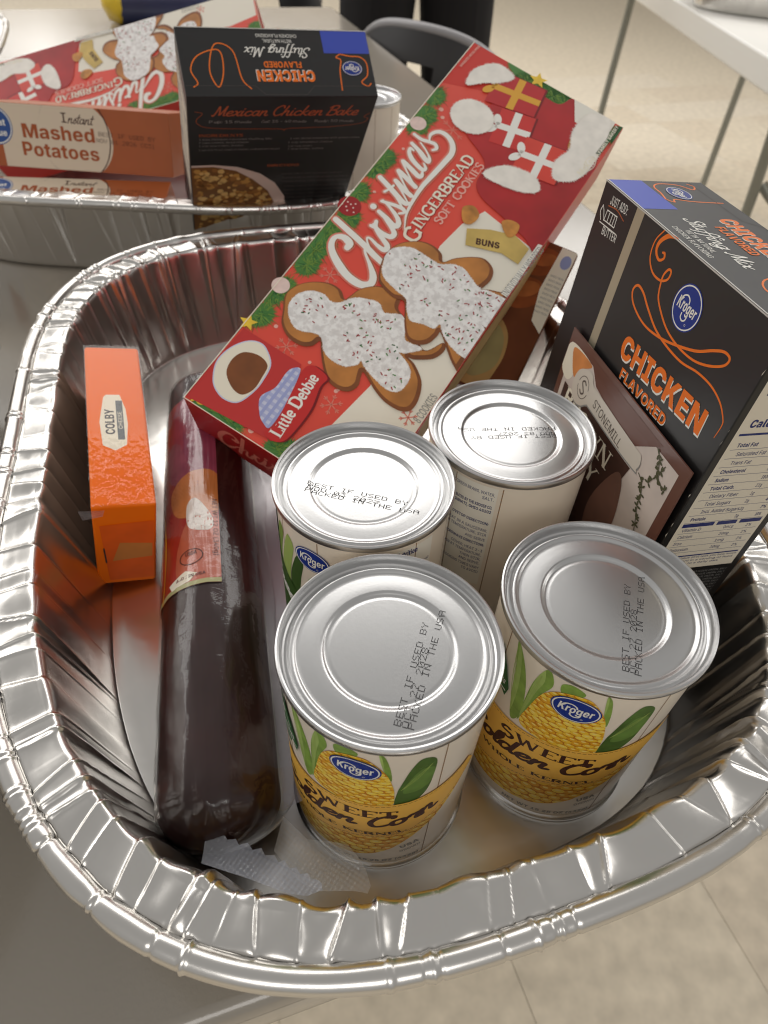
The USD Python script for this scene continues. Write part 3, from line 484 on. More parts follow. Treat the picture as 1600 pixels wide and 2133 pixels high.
# ------------------------------------------------------------------ setting: floor of vinyl tiles, far wall
TY = .3529; TC = np.array([-.0211, .2856]); FZ = -.735
fl = UsdGeom.Xform.Define(stage, '/World/floor'); tag(fl, kind='structure'); FL = '/World/floor'
TILEM = [pm('vinyl_tile_%s' % n, c, rough=.42, noise=.15, nscale=34, bump=.0001, bscale=40, spec=.35) for n, c in (('pale', (208, 196, 175)), ('warm', (204, 191, 170)), ('cool', (210, 199, 180)))]
obj(FL, 'subfloor', bx(-12, 12, -9, 12, FZ-.05, FZ-.004), pm('tile_joint', (192, 178, 154), rough=.7))
rnd = random.Random(4)
S = .305
for i in range(-5, 12):
    for j in range(-3, 14):
        a = TY+.02; c_, s_ = math.cos(a), math.sin(a)
        t_ = bx(-S/2+.0004, S/2-.0004, -S/2+.0004, S/2-.0004, -.004, 0)
        x, y = (i+.35)*S, (j+.2)*S
        t_.apply_transform(trimesh.transformations.rotation_matrix(a, [0, 0, 1])); t_.apply_translation([x*c_-y*s_, x*s_+y*c_, FZ+rnd.uniform(-.0002, .0002)])
        obj(FL, 'tile', t_, TILEM[rnd.randrange(3)], smooth=False)
fs = bx(-12, 12, -9, 12, FZ-.0045, FZ-.0035)
tag(stage.GetPrimAtPath(obj(FL, 'far_tiles', fs, TILEM[0], smooth=False)), kind='stuff')
wl = obj('/World', 'wall', bx(-12, 12, 11.6, 11.7, FZ, 2.4), pm('beige_wall_paint', (196, 182, 158), rough=.8, noise=.03, nscale=2)); tag(stage.GetPrimAtPath(wl), kind='structure')

# ------------------------------------------------------------------ tables
def folding_table(name, label, w, l, R, t):
    P_ = thing(name, label, 'table', R, t)
    obj(P_, 'tabletop', hull_box(w, l, .042, .008, z=-.042), TABLETOP)
    for yy in (.3, l-.3):
        for xx in (.08, w-.08): obj(P_, 'leg', tube([(xx, yy, -.042), (xx, yy, FZ)], .0127), TUBE)
        obj(P_, 'cross_bar', tube([(.08, yy, FZ+.25), (w-.08, yy, FZ+.25)], .0095), TUBE)
        obj(P_, 'brace', tube([(w/2, yy, FZ+.25), (w/2, l/2, -.05)], .008), TUBE)
    return P_
R0 = rz(TY); o_ = TC + np.array([math.cos(TY), math.sin(TY)])*(-.37) + np.array([-math.sin(TY), math.cos(TY)])*(-.232)
folding_table('folding_table', 'long white folding table carrying the foil trays of groceries', .78, 1.85, R0, (o_[0], o_[1], 0))
WHITE_TOP = pm('bright_white_laminate', (240, 238, 232), rough=.35)
T2 = thing('folding_table', 'white table edge in the top right background with bent grey legs', 'table', rz(.03), (.71, 1.42, .018))
obj(T2, 'tabletop', hull_box(.78, 1.85, .055, .006, z=-.055), WHITE_TOP)
for pts in ([(.12, .28, -.045), (.17, .33, -.3), (.2, .36, -.5), (.24, .38, FZ)], [(.5, .1, FZ), (.36, .22, -.46), (.2, .36, -.3)], [(.62, .3, -.045), (.6, .3, FZ)], [(.12, 1.6, -.045), (.1, 1.6, FZ)], [(.62, 1.6, -.045), (.62, 1.6, FZ)]):
    obj(T2, 'leg', tube(pts, .013), TUBE)

# ------------------------------------------------------------------ foil roasting trays
def foil_tray(name, label, seed, R, t, group):
    P_ = thing(name, label, 'foil tray', R, t, group)
    rng = np.random.default_rng(seed); A, B, N = .1616, .23, 2.95
    tt = np.linspace(0, 2*np.pi, 6000, endpoint=False); ct, st = np.cos(tt), np.sin(tt)
    q = np.stack([A*np.sign(ct)*abs(ct)**(2/N), B*np.sign(st)*abs(st)**(2/N)], 1)
    d = np.linalg.norm(np.roll(q, -1, 0)-q, axis=1); s = np.r_[0, np.cumsum(d)]; L = s[-1]; NT = 2600; sa = np.linspace(0, L, NT, endpoint=False)
    O = np.stack([np.interp(sa, s, np.r_[q[:, k], q[0, k]]) for k in (0, 1)], 1)
    O[:, 0] += .008*np.exp(-((O[:, 1]-.06)/.10)**2)*np.clip((-O[:, 0]-.06)/.08, 0, 1)   # a little pushed in on this side
    tg = np.roll(O, -1, 0)-np.roll(O, 1, 0)
    for _ in range(12): tg = (np.roll(tg, 1, 0)+2*tg+np.roll(tg, -1, 0))/4
    tg /= np.linalg.norm(tg, axis=1)[:, None]; Nn = np.stack([tg[:, 1], -tg[:, 0]], 1)
    ang = np.unwrap(np.arctan2(Nn[:, 1], Nn[:, 0])); curv = abs(np.gradient(ang))/(L/NT)
    curv = np.convolve(np.r_[curv[-40:], curv, curv[:40]], np.ones(81)/81, 'valid')
    # pleat places: closer together round the corners
    pl, x = [], 0.
    while x < L-.006:
        k = curv[int(x/L*NT) % NT]; g = np.clip(.019/(1+k*.10), .0055, .019)*rng.uniform(.45, 1.4); x += max(g, .0045); pl.append(x)
    pl = np.array(pl[:-1]); ks = curv[(pl/L*NT).astype(int) % NT]; strong = np.clip(ks/9, .35, 1.)
    h = rng.uniform(.35, 1.0, len(pl))*(.35+.65*strong)*.0013; w = rng.uniform(.0005, .0010, len(pl)); skew = rng.normal(0, .0035, len(pl)); sgn = rng.choice([1, 1, 1, -.7], len(pl))
    dirn = rng.choice([-1., 1.], len(pl)); dent = rng.normal(0, .0006, len(pl))*(.5+strong); tilt = rng.normal(0, .0013, len(pl))*(.5+strong)
    def pleat(qv, ridge=1., body=1.):
        """relief of the creased foil along the rim; qv 0 at the lip, 1 at the outer crease, < 0 down the wall"""
        out = np.zeros(NT); c = (pl+skew*qv) % L; order = np.argsort(c); c2 = c[order]
        i = np.searchsorted(c2, sa) % len(c2); a = c2[i-1]; b = c2[i]; span = (b-a) % L; u = ((sa-a) % L)/np.maximum(span, 1e-6)
        k = order[i]; out += body*(dent[k]*np.sin(np.pi*u)+tilt[k]*(u-.5)*np.sin(np.pi*u)**.4)
        for j in range(len(pl)):
            ds = (sa-c[j]+L/2) % L-L/2; m = abs(ds) < .012; x_ = ds[m]*dirn[j]; out[m] += ridge*h[j]*(.75*sgn[j]*np.exp(-(abs(x_)/w[j])**1.35) + .8*np.where(x_ > 0, np.exp(-x_/.0034), np.exp(-(x_/.00045)**2)))
        return out
    lowf = lambda z, sc, sd: meshkit.fbm(np.stack([np.cos(sa/L*2*np.pi)*sc, np.sin(sa/L*2*np.pi)*sc, np.full(NT, z)], 1), 3, sd)-.5
    rows = []
    ring = lambda off, z: np.c_[O+Nn*np.asarray(off).reshape(-1, 1)*np.ones((NT, 1)), np.ones(NT)*z]
    for k in (.02, .2, .4, .6, .75, .86, .93, .97):
        e = O-Nn*.0165; f = e*k; z = .0008+.0009*(meshkit.fbm(np.c_[f*22, np.zeros(NT)], 3, seed)-.5)*min(1, (1-k)*8); rows.append(np.c_[f, z])
    wall = [(-.0155, .0009), (-.0148, .0018), (-.0142, .0036), (-.0136, .0065)] + [(-.0132+.0112*v, .009+.059*v) for v in np.linspace(0, 1, 15)] + [(-.0016, .0708), (-.0011, .0727), (-.0004, .0741), (.0006, .0748)]
    for off, z in wall:
        dn = (z/.075); qv = -1.6*(1-dn); am = np.clip(dn, .0, 1)**.8
        D_ = pleat(qv, .95*am, 1.5*am)+.0016*lowf(z*14, 7, seed+3)*am
        if z > .070: D_ = D_*.75
        r_ = ring(off-D_*np.clip((.0755-z)/.004, .25, 1), z+D_*np.clip((z-.068)/.006, 0, 1)); rows.append(r_)
    for qv in np.linspace(.08, 1, 14):
        env = .9+.1*np.sin(np.pi*qv); D_ = pleat(qv, env*(1-.35*(qv > .93)), 1.15*np.sin(np.pi*(.12+.8*qv)))+.0006*lowf(qv*2.+5, 11, seed+5)
        rows.append(ring(.0006+.0144*qv, .0749-.0005*qv-.0007*max(0, (qv-.9)/.1)+D_))
    body = np.array(rows); V = body.reshape(-1, 3); V0 = np.vstack([V, [[0, 0, .0008]]]); F = grid_faces(len(rows), NT, True)
    F = np.vstack([np.c_[F[:, 0], F[:, 3], F[:, 2]], np.c_[F[:, 0], F[:, 2], F[:, 1]], np.array([(len(V), (j+1) % NT, j) for j in range(NT)])])
    obj(P_, 'pan', (V0, F), FOIL, smooth=True)
    # rolled bead with crimps
    br = np.full(NT, .0040); bo = .0003*(lowf(3., 14, seed+9))
    for j in range(len(pl)):
        if rng.random() < .55:
            for m in range(rng.integers(1, 4)):
                ds = (sa-pl[j]-m*.0024-rng.uniform(-.002, .002)+L/2) % L-L/2; msk = abs(ds) < .003; br[msk] += rng.choice([-1, 1, 1])*.00042*np.exp(-(ds[msk]/.00055)**2)
    for j in rng.uniform(0, L, 60):
        ds = (sa-j+L/2) % L-L/2; msk = abs(ds) < .02; br[msk] += rng.normal(0, .00022)*np.exp(-(ds[msk]/.004)**2)
    rows = []
    for a in np.linspace(math.radians(165), math.radians(-190), 22):
        D_ = bo; rows.append(np.c_[O+Nn*(0.0150+.0037+br*math.cos(a))[:, None], .0735+br*math.sin(a)+D_])
    V = np.array(rows).reshape(-1, 3); F = grid_faces(len(rows), NT, True)
    obj(P_, 'rolled_rim', (V, np.vstack([np.c_[F[:, 0], F[:, 2], F[:, 1]], np.c_[F[:, 0], F[:, 3], F[:, 2]]])), FOIL, smooth=True)
    return P_
GT = 'foil roasting trays on the table'
TRAY = foil_tray('foil_tray', 'large crinkled aluminium foil roasting tray in front holding the groceries', 11, R0, (TC[0], TC[1], .0006), GT)
u_ = np.array([math.cos(TY), math.sin(TY)]); lt = TC - u_*.3600 + np.array([-u_[1], u_[0]])*.03
dup(TRAY, 'foil_tray', 'foil tray of which only the rim shows at the left edge of the photo', 'foil tray', rz(TY+math.pi)@Rotation.from_euler('y', .026).as_matrix(), (lt[0], lt[1], .0052), GT)
dup(TRAY, 'foil_tray', 'foil tray behind, holding mashed potato boxes and a black stuffing box', 'foil tray', rz(math.pi/2+.09), (-.235, .725, .0006), GT)
dup(TRAY, 'foil_tray', 'far foil tray with dark inside at the upper left edge', 'foil tray', rz(TY), (-.74, 1.03, .0006), GT)
dup(TRAY, 'foil_tray', 'foil tray on the white table in the top right corner', 'foil tray', rz(1.2), (.93, 2.12, .019), GT)

# ------------------------------------------------------------------ tins
LIDP = [(36.9, 108.6), (37.6, 109.2), (38.1, 110.0), (38.15, 111.4), (37.9, 112.2), (37.3, 112.5), (36.7, 112.3), (36.35, 111.6), (36.1, 109.6), (35.9, 108.8), (35.3, 108.4), (34.5, 108.5), (34.0, 109.0), (33.5, 109.5), (32.9, 109.7), (32.2, 109.55), (31.6, 109.0), (31.0, 108.75), (30.0, 108.8), (26.5, 109.0), (23.6, 109.05), (22.9, 108.95), (22.3, 108.5), (21.7, 108.1), (21.0, 108.0), (20.4, 108.15), (19.6, 108.2), (12, 108.25), (6, 108.3), (.01, 108.3)]
def lid_z(r): p = np.array(LIDP[9:][::-1]); return np.interp(r, p[:, 0], p[:, 1])
def make_can(name, label, cat, xy, rot, lid_lines, art, group):
    P_ = thing(name, label, cat, np.eye(3), (xy[0], xy[1], .0012), group)
    BD = obj(P_, 'body', lathe([(36.0, 3.4), (36.7, 4.2), (36.7, 60), (36.7, 107.6), (36.3, 108.8)]), LABEL, smooth=30)
    LD = obj(P_, 'lid', lathe(LIDP), STEEL, smooth=40)
    obj(P_, 'bottom_seam', lathe([(.01, 2.4), (34, 2.4), (35.6, 1.2), (36.3, .1), (37.4, .15), (37.9, .9), (37.9, 2.6), (37.3, 3.4), (36.0, 3.9)]), STEEL, smooth=40)
    if lid_lines:
        gs = []
        for s, (a, b), h in lid_lines: gs += text(s, a, b, h*.74, 'dot')
        sh = sheet(gs, Face((0, 0, 0), (1, 0, 0), (0, 1, 0)), 0)
        V, F = sh; V = V.copy(); V[:, 2] = (lid_z(np.hypot(V[:, 0], V[:, 1])*1000)+.06)*.001
        obj(LD, 'date_stamp', (V, F), pm('stamp_ink', (38, 36, 38), rough=.6), smooth=False)
    if art: art(BD, Cyl(.0367), rot)
    return P_
def sh_(p, dx, dy=0): return [affinity.translate(g, dx, dy) for g in flat(p)]
def planks(P_, cy, xs):
    ink(P_, 'plank_line', [sbox(x-.22, 4.5, x+.22, 107.5) for x in xs], cy, 1, INK['tan'] if False else pm('plank_joint', (150, 118, 86), rough=.5))
KERN = [pm('kernel_'+n, c, rough=.4, spec=.4) for n, c in (('bright', (252, 218, 84)), ('mid', (246, 198, 56)), ('deep', (236, 172, 40)))]
def kernels(P_, name, region, cy, dx, rows, layer, rnd, sx=3.4, sy=2.3, rot=0.):
    ink(P_, name+'_ground', sh_([region], dx), cy, layer, pm('kernel_gap', (206, 128, 30), rough=.5))
    x0, y0, x1, y1 = region.bounds; G_ = [[], [], []]; hi = []
    j = 0; y = y0
    while y < y1+sy:
        x = x0+(j % 2)*sx*.5
        while x < x1+sx:
            k = ell(x+rnd.uniform(-.2, .2), y+rnd.uniform(-.15, .15), sx*rnd.uniform(.47, .56), sy*rnd.uniform(.44, .53), rot+rnd.uniform(-.15, .15), 12).intersection(region)
            if not k.is_empty:
                G_[rnd.choices((0, 1, 2), (3, 4, 2))[0]].append(k)
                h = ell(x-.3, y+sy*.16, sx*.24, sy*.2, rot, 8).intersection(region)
                if not h.is_empty: hi.append(h)
            x += sx
        y += sy*.92; j += 1
    for g, m in zip(G_, KERN): ink(P_, name, sh_(g, dx), cy, layer+1, m)
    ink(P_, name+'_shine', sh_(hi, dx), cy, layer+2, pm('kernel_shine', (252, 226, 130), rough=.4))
def corn_art(P_, cy, dx):
    rnd = random.Random(9); S_ = lambda n, sm=True: sh_([poly(tr(n), sm)], dx)
    planks(P_, cy, [16.5+dx, 38+dx, 58+dx, -44.5+dx, -66+dx, 80+dx, 100+dx])
    ink(P_, 'husk_leaf', S_('lf1')+S_('lf2')+S_('lf3')+S_('lf5'), cy, 2, pm('husk_green', (132, 164, 72), rough=.42, noise=.3, nscale=180))
    ink(P_, 'husk_leaf', S_('lf4'), cy, 2, pm('husk_dark', (78, 110, 46), rough=.42, noise=.3, nscale=150))
    veins = []
    for n in ('lf1', 'lf2', 'lf4'):
        q = tr(n); a, b = q[0], q[len(q)//2+(1 if n != 'lf4' else 0)]
        for k in (-.8, 0, .8): veins.append(brush([a*.9+b*.1, (a+b)/2+[k, 0], b*.9+a*.1], .22))
    ink(P_, 'leaf_vein', sh_(veins, dx), cy, 3, INK['lleaf'])
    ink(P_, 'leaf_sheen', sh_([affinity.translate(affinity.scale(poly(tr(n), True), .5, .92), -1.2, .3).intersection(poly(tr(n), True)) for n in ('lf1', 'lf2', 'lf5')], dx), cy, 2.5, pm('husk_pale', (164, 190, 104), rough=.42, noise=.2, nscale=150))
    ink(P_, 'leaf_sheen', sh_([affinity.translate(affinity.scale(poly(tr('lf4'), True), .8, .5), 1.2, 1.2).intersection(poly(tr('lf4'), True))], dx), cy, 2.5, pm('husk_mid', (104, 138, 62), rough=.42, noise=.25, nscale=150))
    cob = poly(tr('cob'), True)
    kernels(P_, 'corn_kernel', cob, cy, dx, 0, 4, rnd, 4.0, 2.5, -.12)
    top = [(-54, 60.5), (-42, 62.2), (-29.8, 64.2), (-20.4, 66), (-13, 67.2), (-6, 67.9), (0, 68.6), (6, 69.6), (13, 71.6), (22, 75), (30, 79)]
    bot = [(34, 72), (27, 62), (20, 52), (13, 45), (9, 40.5), (4, 38), (-1, 36.8), (-9, 35.6), (-17, 33.4), (-27, 28.9), (-34, 25), (-42, 21.5), (-54, 17)]
    pile = Polygon(bot+[(-54, 9), (-44, 10.5), (-31, 11), (-20.4, 12), (-11.4, 14), (-3.7, 18.6), (2.4, 24.5), (7, 31), (12, 38), (20, 47)][0:1]+[(-54, 9), (-44, 10), (-31, 10.6), (-20.4, 12), (-11.4, 14), (-3.7, 18), (2.4, 23), (9, 31), (18, 42)]).buffer(0)
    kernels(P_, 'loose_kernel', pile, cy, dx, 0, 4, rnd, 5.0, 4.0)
    ink(P_, 'label_band', sh_([Polygon(top+bot)], dx), cy, 8, pm('band_yellow', (246, 192, 84), rough=.4, noise=.05, nscale=60))
    for c_, off in ((top, -1.4), (bot, 1.4)):
        l = LineString(c_); ds = []
        L = l.length; x = 0
        while x < L-1.5:
            a, b = l.interpolate(x), l.interpolate(x+1.1); ds.append(LineString([(a.x, a.y+off), (b.x, b.y+off)]).buffer(.13)); x += 1.9
        ink(P_, 'dashed_line', sh_(ds, dx), cy, 9, INK['brown'])
    sw = text_path('SWEET', tr('t_sw'), 6.2, 'serif')
    gc = text_path('Golden Corn', [(-52, 36), (-42, 38.5), (-31, 42.2), (-23, 44.8), (-14, 46.6), (-4, 47.8), (4, 49.6), (12, 53.5), (19, 58.5)], 9.5, 'scriptb')
    wk = text_path('WHOLE KERNEL', [(-41, 32), (-33, 34), (-24, 36.4), (-14, 38.3), (-6, 39), (2, 40), (8, 42)], 2.6, 'serif', .98)
    ink(P_, 'lettering', sh_(sw+gc+wk, dx), cy, 10, INK['dbrown'])
    ink(P_, 'small_print', sh_(text_path('NET WT 15.25 OZ (432g)', [(-24, 6.2), (-10, 6.8), (4, 7.2), (16, 7.6)], 2.1, 'bold')+text('USA', (6, 20), (14, 22), 3.2, 'bold')+text('GROWN', (6, 15.5), (15, 17.5), 2.2, 'sans'), dx), cy, 2, INK['grey'])
    badge = [(-54, 92), (-46, 97), (-41, 90), (-37, 80), (-38, 74), (-41.5, 77), (-43, 72.5), (-50, 74), (-58, 76)]
    ink(P_, 'badge', sh_([Polygon(badge)], dx), cy, 11, INK['dgreen'])
    ink(P_, 'badge_lettering', sh_(text('NO', (-52, 87), (-46, 88), 3, 'bold')+text('PRESERVATIVES', (-56, 81.6), (-39.5, 79.6), 2.6, 'bold')+[brush([(-57, 86), (-50, 92.5), (-42, 85.5)], .6), LineString([(-58, 78.6), (-38.5, 77)]).buffer(.35)], dx), cy, 12, INK['white'])
    logo(P_, cy, -12.9+dx, 94.8, 8.6, 7.0, 12, rot=.03)
def bean_art(P_, cy, dx):
    rnd = random.Random(5); planks(P_, cy, [x+dx for x in (-60, -38, -16.5, 24, 46, 68, 90)])
    beans = [([(-50, 64), (-46, 82), (-41, 97), (-42, 100)], 7), ([(-40, 60), (-37, 80), (-33, 95), (-33.5, 100)], 8), ([(-31, 62), (-30, 76), (-27, 88), (-25, 97)], 7), ([(-22, 60), (-20, 76), (-15, 90)], 8), ([(-12, 58), (-8, 74), (0, 88)], 7)]
    for i, (p, w) in enumerate(beans): ink(P_, 'bean', sh_([brush(p, w, [1, 1, .8, .12])], dx), cy, 2+i % 2, INK[('leaf', 'lleaf', 'dleaf')[i % 3]])
    ink(P_, 'label_band', sh_([Polygon([(-62, 84), (-50, 80), (-40, 74), (-30, 67), (-18, 62), (0, 60), (20, 64), (20, 30), (-62, 36)])], dx), cy, 6, INK['dleaf'])
    ink(P_, 'lettering', sh_(text_path('Green Beans', [(-58, 60), (-44, 58), (-28, 53), (-10, 50), (10, 52)], 9, 'scriptb'), dx), cy, 7, INK['white'])
    ink(P_, 'badge', sh_([Polygon([(-62, 100), (-53, 101), (-47, 92), (-45, 84), (-51, 80), (-60, 83)])], dx), cy, 8, INK['dgreen'])
    ink(P_, 'badge_lettering', sh_(text('NO', (-59, 95), (-52, 95), 3, 'bold')+text('PRESERVATIVES', (-62, 89), (-46.5, 87), 2.4, 'bold')+[LineString([(-62, 86.4), (-46, 84.6)]).buffer(.35)], dx), cy, 9, INK['white'])
    logo(P_, cy, -19.3+dx, 96, 8.6, 6.4, 10)
    # back of the label
    bk = sbox(14, 20, 33, 106); ink(P_, 'facts_panel', sh_([bk], dx), cy, 1, INK['paper'])
    ls = [('Nutrition', 102, 'black', 3), ('FACTS', 98, 'black', 3)]+[(w, 93-3.4*i, 'sans', 1.6) for i, w in enumerate(('Serving size 1/2 cup', 'Calories 20', 'Total Fat 0g', 'Sodium 390mg', 'Total Carb 4g', 'Fiber 2g', 'Sugars 2g', 'Protein 1g'))]
    ink(P_, 'facts_lettering', sh_([g for s, y, k, h in ls for g in text(s, (15, y), (15+min(17, len(s)*1.1), y), h, k)], dx), cy, 2, INK['navy'])
    ink(P_, 'use_panel', sh_([sbox(64, 42, 88, 107)], dx), cy, 1, INK['paper'])
    ls = [('CUT GREEN BEANS, WATER,', 102.3, 'sans'), ('SALT.', 99.4, 'sans'), ('DISTRIBUTED BY THE KROGER CO.', 94.6, 'bold'), ('CINCINNATI, OHIO 45202', 91.8, 'bold'), ('STOVETOP DIRECTION:', 84.2, 'bold'), ('HEAT IN A SAUCEPAN;', 79.8, 'sans'), ('LOW TEMPERATURE, STIR', 76.8, 'sans'), ('AND SERVE', 73.4, 'sans'), ('MICROWAVE DIRECTION:', 70, 'bold'), ('COVER, HEAT 2-3', 65.8, 'sans'), ('MIN AT TEMPERATURE.', 62.8, 'sans'), ('THEN STIR,', 59.8, 'sans'), ('AND SERVE.', 56.8, 'sans'), ('COOKING TIMES VARY', 53.4, 'sans'), ('TO AVOID', 50.4, 'sans')]
    ink(P_, 'use_lettering', sh_([g for s, y, k in ls for g in text(s, (87-min(22.5, len(s)*1.08), y), (87, y), 1.75, k)], dx), cy, 2, INK['navy'])
def LL(k, names): return [(s, tr('L%s%d' % (k, i)), 3.1) for i, s in enumerate(names)]
GC = 'tins standing in the front tray'
make_can('corn_can', 'tin of sweet golden corn, the nearest of the four tins, beside the sausage end', 'tin', (.0047, .1209), 0, LL('A', ('BEST IF USED BY', 'OCT 27 2028', 'PACKED IN THE USA')), lambda P_, c_, r: corn_art(P_, c_, 3.9), GC)
make_can('corn_can', 'tin of sweet golden corn at right, in front of the black stuffing box', 'tin', (.0815, .1441), 0, LL('B', ('BEST IF USED BY', 'OCT 27 2028', 'PACKED IN THE USA')), lambda P_, c_, r: corn_art(P_, c_, 0), GC)
make_can('green_bean_can', 'tin with green bean label, left one behind the nearest corn tin', 'tin', (-.0090, .1984), 0, LL('C', ('BEST IF USED BY', 'NOV 03 2027', 'PACKED IN THE USA')), lambda P_, c_, r: bean_art(P_, c_, 0), GC)
make_can('green_bean_can', 'tin with its cream back label and blue directions towards us, farthest of the four', 'tin', (.0559, .2381), 0, LL('D', ('BEST IF USED BY', 'NOV 03 2027', 'PACKED IN THE USA')), lambda P_, c_, r: bean_art(P_, c_, -96), GC)
make_can('vegetable_can', 'cream tin half hidden behind the black stuffing box in the rear tray', 'tin', (-.046, .761), 0, None, lambda P_, c_, r: planks(P_, c_, [-30, -8, 14, 34, 56]), None)

# ------------------------------------------------------------------ stuffing boxes
SW, SD, SH = 130., 48.5, 180.
def stuffing_box(label, R, t):
    P_ = thing('stuffing_box', label, 'box', R, t, 'black stuffing mix boxes')
    obj(P_, 'carton', hull_box(SW/1000, SD/1000, SH/1000, .0006, z=-SH/1000), CARTON)
    F_ = Face((0, 0, 0), (1, 0, 0), (0, 0, 1)); K_ = Face((0, 0, 0), (1, 0, 0), (0, 1, 0)); S_ = Face((SW/1000, 0, 0), (0, 1, 0), (0, 0, 1)); B_ = Face((SW/1000, SD/1000, 0), (-1, 0, 0), (0, 0, 1))
    # front
    ink(P_, 'silver_stripe', [sbox(30, -SH+.5, 36.2, -.4)], F_, 1, pm('dull_silver', (186, 176, 152), rough=.38, metal=.5))
    ink(P_, 'strip', [sbox(.6, -SH+.6, 29.8, -.6)], F_, 1, pm('plum_black', (28, 19, 21), rough=.42))
    ink(P_, 'swirl', [brush(tr('sw1'), .95, [.6, 1, 1.1, 1, 1, 1.1, 1.2, 1, 1.2, 1.1, .9, .3]), brush(tr('sw2'), 1.5, [.5, 1.3, 1.2, .8, .7, .8, .5])], F_, 1, INK['orange'])
    logo(P_, F_, 82.9, -17.3, 8.9, 8.9, 2)
    c0, c1 = (55, -55.), (119, -50.6); f0, f1 = tr('t_fl'); 
    ch = text('CHICKEN', c0, c1, 10.4, 'black'); flv = text('FLAVORED', f0, f1, 4.9, 'bold')
    ink(P_, 'lettering_shadow', sh_(ch, .55, -.75)+sh_(flv, .3, -.4), F_, 2, INK['white']); ink(P_, 'lettering', ch+flv, F_, 3, INK['orange'])
    a, b = tr('t_sm'); ink(P_, 'script_lettering', text('Stuffing Mix', (48, a[1]-10), (116, a[1]-8), 12, 'script'), F_, 2, INK['white'])
    ink(P_, 'just_add', text('JUST ADD:', tr('t_ja')[0], tr('t_ja')[1], 3.6, 'sans')+text('BUTTER', tr('t_bu')[0], tr('t_bu')[1], 3.4, 'sans')+[brush(x, .45, smooth=False) for x in ([(8.6, -14.5), (9, -10), (18, -9.4), (18.4, -14), (8.6, -14.5)], [(5.6, -16.4), (21.5, -15.6)], [(11.4, -14.2), (11.6, -9.9)], [(14, -14.1), (14.2, -9.8)], [(16.2, -14), (16.4, -9.6)])]+[brush([(4.4, -9.5), (3.6, -12.4), (5.8, -15.4)], .5), brush([(4.4, -9.5), (6.4, -11.5), (8.4, -14.8)], .4)], F_, 2, INK['white'])
    ink(P_, 'underline', [brush([tr('ul')[0]+[0, -1.2], tr('ul')[1]+[0, -1.], tr('ul')[2]+[0, -1.4]], .5)], F_, 2, INK['dull'])
    # top
    ink(P_, 'blue_patch', [sbox(.5, .5, 33, 17)], K_, 1, INK['bluestrip'])
    logo(P_, K_, 15, 28, 7.2, 5.4, 3)
    ink(P_, 'top_swirl', [brush([(22, 17.5), (15, 19), (8, 19.5), (4, 24), (5, 33), (10, 38), (6, 41), (3.5, 39)], .8), brush([(22, 17.5), (25, 20), (22, 22), (24, 30), (25, 44)], .8), brush([(124, 42), (121, 39), (124, 30), (118, 20), (104, 16), (103, 30), (108, 42), (112, 30), (106, 12), (95, 16), (92, 36), (87, 43)], .8)], K_, 1, INK['orange'])
    tc_ = text('CHICKEN', (42, 30.), (82, 30.), 8., 'black'); tf = text('FLAVORED', (50, 23.6), (76, 23.6), 4.4, 'bold')
    ink(P_, 'top_lettering_shadow', sh_(tc_, .4, -.5), K_, 2, INK['white']); ink(P_, 'top_lettering', tc_+tf, K_, 3, INK['orange'])
    ink(P_, 'top_script', text('Stuffing Mix', (42, 13.5), (86, 13.5), 7, 'script')+text('WITH NATURAL', (54, 7.6), (74, 7.6), 2.4, 'sans')+text('CHICKEN FLAVORING', (50, 3.8), (78, 3.8), 2.4, 'sans'), K_, 2, INK['white'])
    flap = Polygon([(1, 41), (44, 41), (50, 47.2), (78, 47.2), (84, 41), (SW-1, 41)])
    ink(P_, 'flap_edge', [LineString(list(flap.exterior.coords)[:6]).buffer(.16)], K_, 1, pm('cut_edge', (74, 68, 64), rough=.7))
    ink(P_, 'worn_edge', [sbox(.2, -.1, SW-.2, .55)], K_, 4, INK['silver']); ink(P_, 'worn_edge', [sbox(.2, -.5, SW-.2, .05)], F_, 4, INK['silver'])
    rw = random.Random(6); ch_ = [Polygon([(x+s*rw.uniform(0, .5), z), (x+s*rw.uniform(.1, .7), z+rw.uniform(.4, 2)), (x, z+rw.uniform(1, 3))]) for x, s in ((.05, 1), (SW-.05, -1)) for z in [rw.uniform(-170, -4) for _ in range(16)]+[-2.5, -3.4]]
    ink(P_, 'scuff', ch_, F_, 5, CARDW)
    # nutrition side
    ink(P_, 'facts_panel', [sbox(3.2, -118, 44.5, -16)], S_, 1, pm('facts_paper', (226, 216, 196), rough=.5))
    rows = [('Total Fat', 7, 'bold', '0.5g'), ('Saturated Fat', 9, 'sans', '0g'), ('Trans Fat', 9, 'sans', '0g'), ('Cholesterol', 7, 'bold', '0mg'), ('Sodium', 7, 'bold', '380mg'), ('Total Carb.', 7, 'bold', '21g'), ('Dietary Fiber', 9, 'sans', '1g'), ('Total Sugars', 9, 'sans', '2g'), ('Incl. Added Sugars', 9.6, 'sans', '2g'), ('Protein', 7, 'bold', '3g')]
    tx, ln = [], []
    for i, (s, x, k, v) in enumerate(rows):
        y = -47-4.36*i; tx += text(s, (x, y), (x+len(s)*1.02, y), 1.9, k)+text(v, (28, y), (28+len(v)*1., y), 1.8, 'sans')+text('%d%%' % (i*3 % 17), (38, y), (41, y), 1.8, 'bold'); ln.append(sbox(5, y-1.2, 43, y-1.05))
    for i, (s, v) in enumerate((('Vitamin D', '0mcg'), ('Calcium', '20mg'), ('Iron', '1mg'), ('Potassium', '30mg'))):
        y = -92.6-4.2*i; tx += text(s, (6, y), (6+len(s)*1.02, y), 1.8, 'sans')+text(v, (26, y), (31, y), 1.7, 'sans')+text('2%', (37, y), (40, y), 1.7, 'sans'); ln.append(sbox(5, y-1.2, 43, y-1.05))
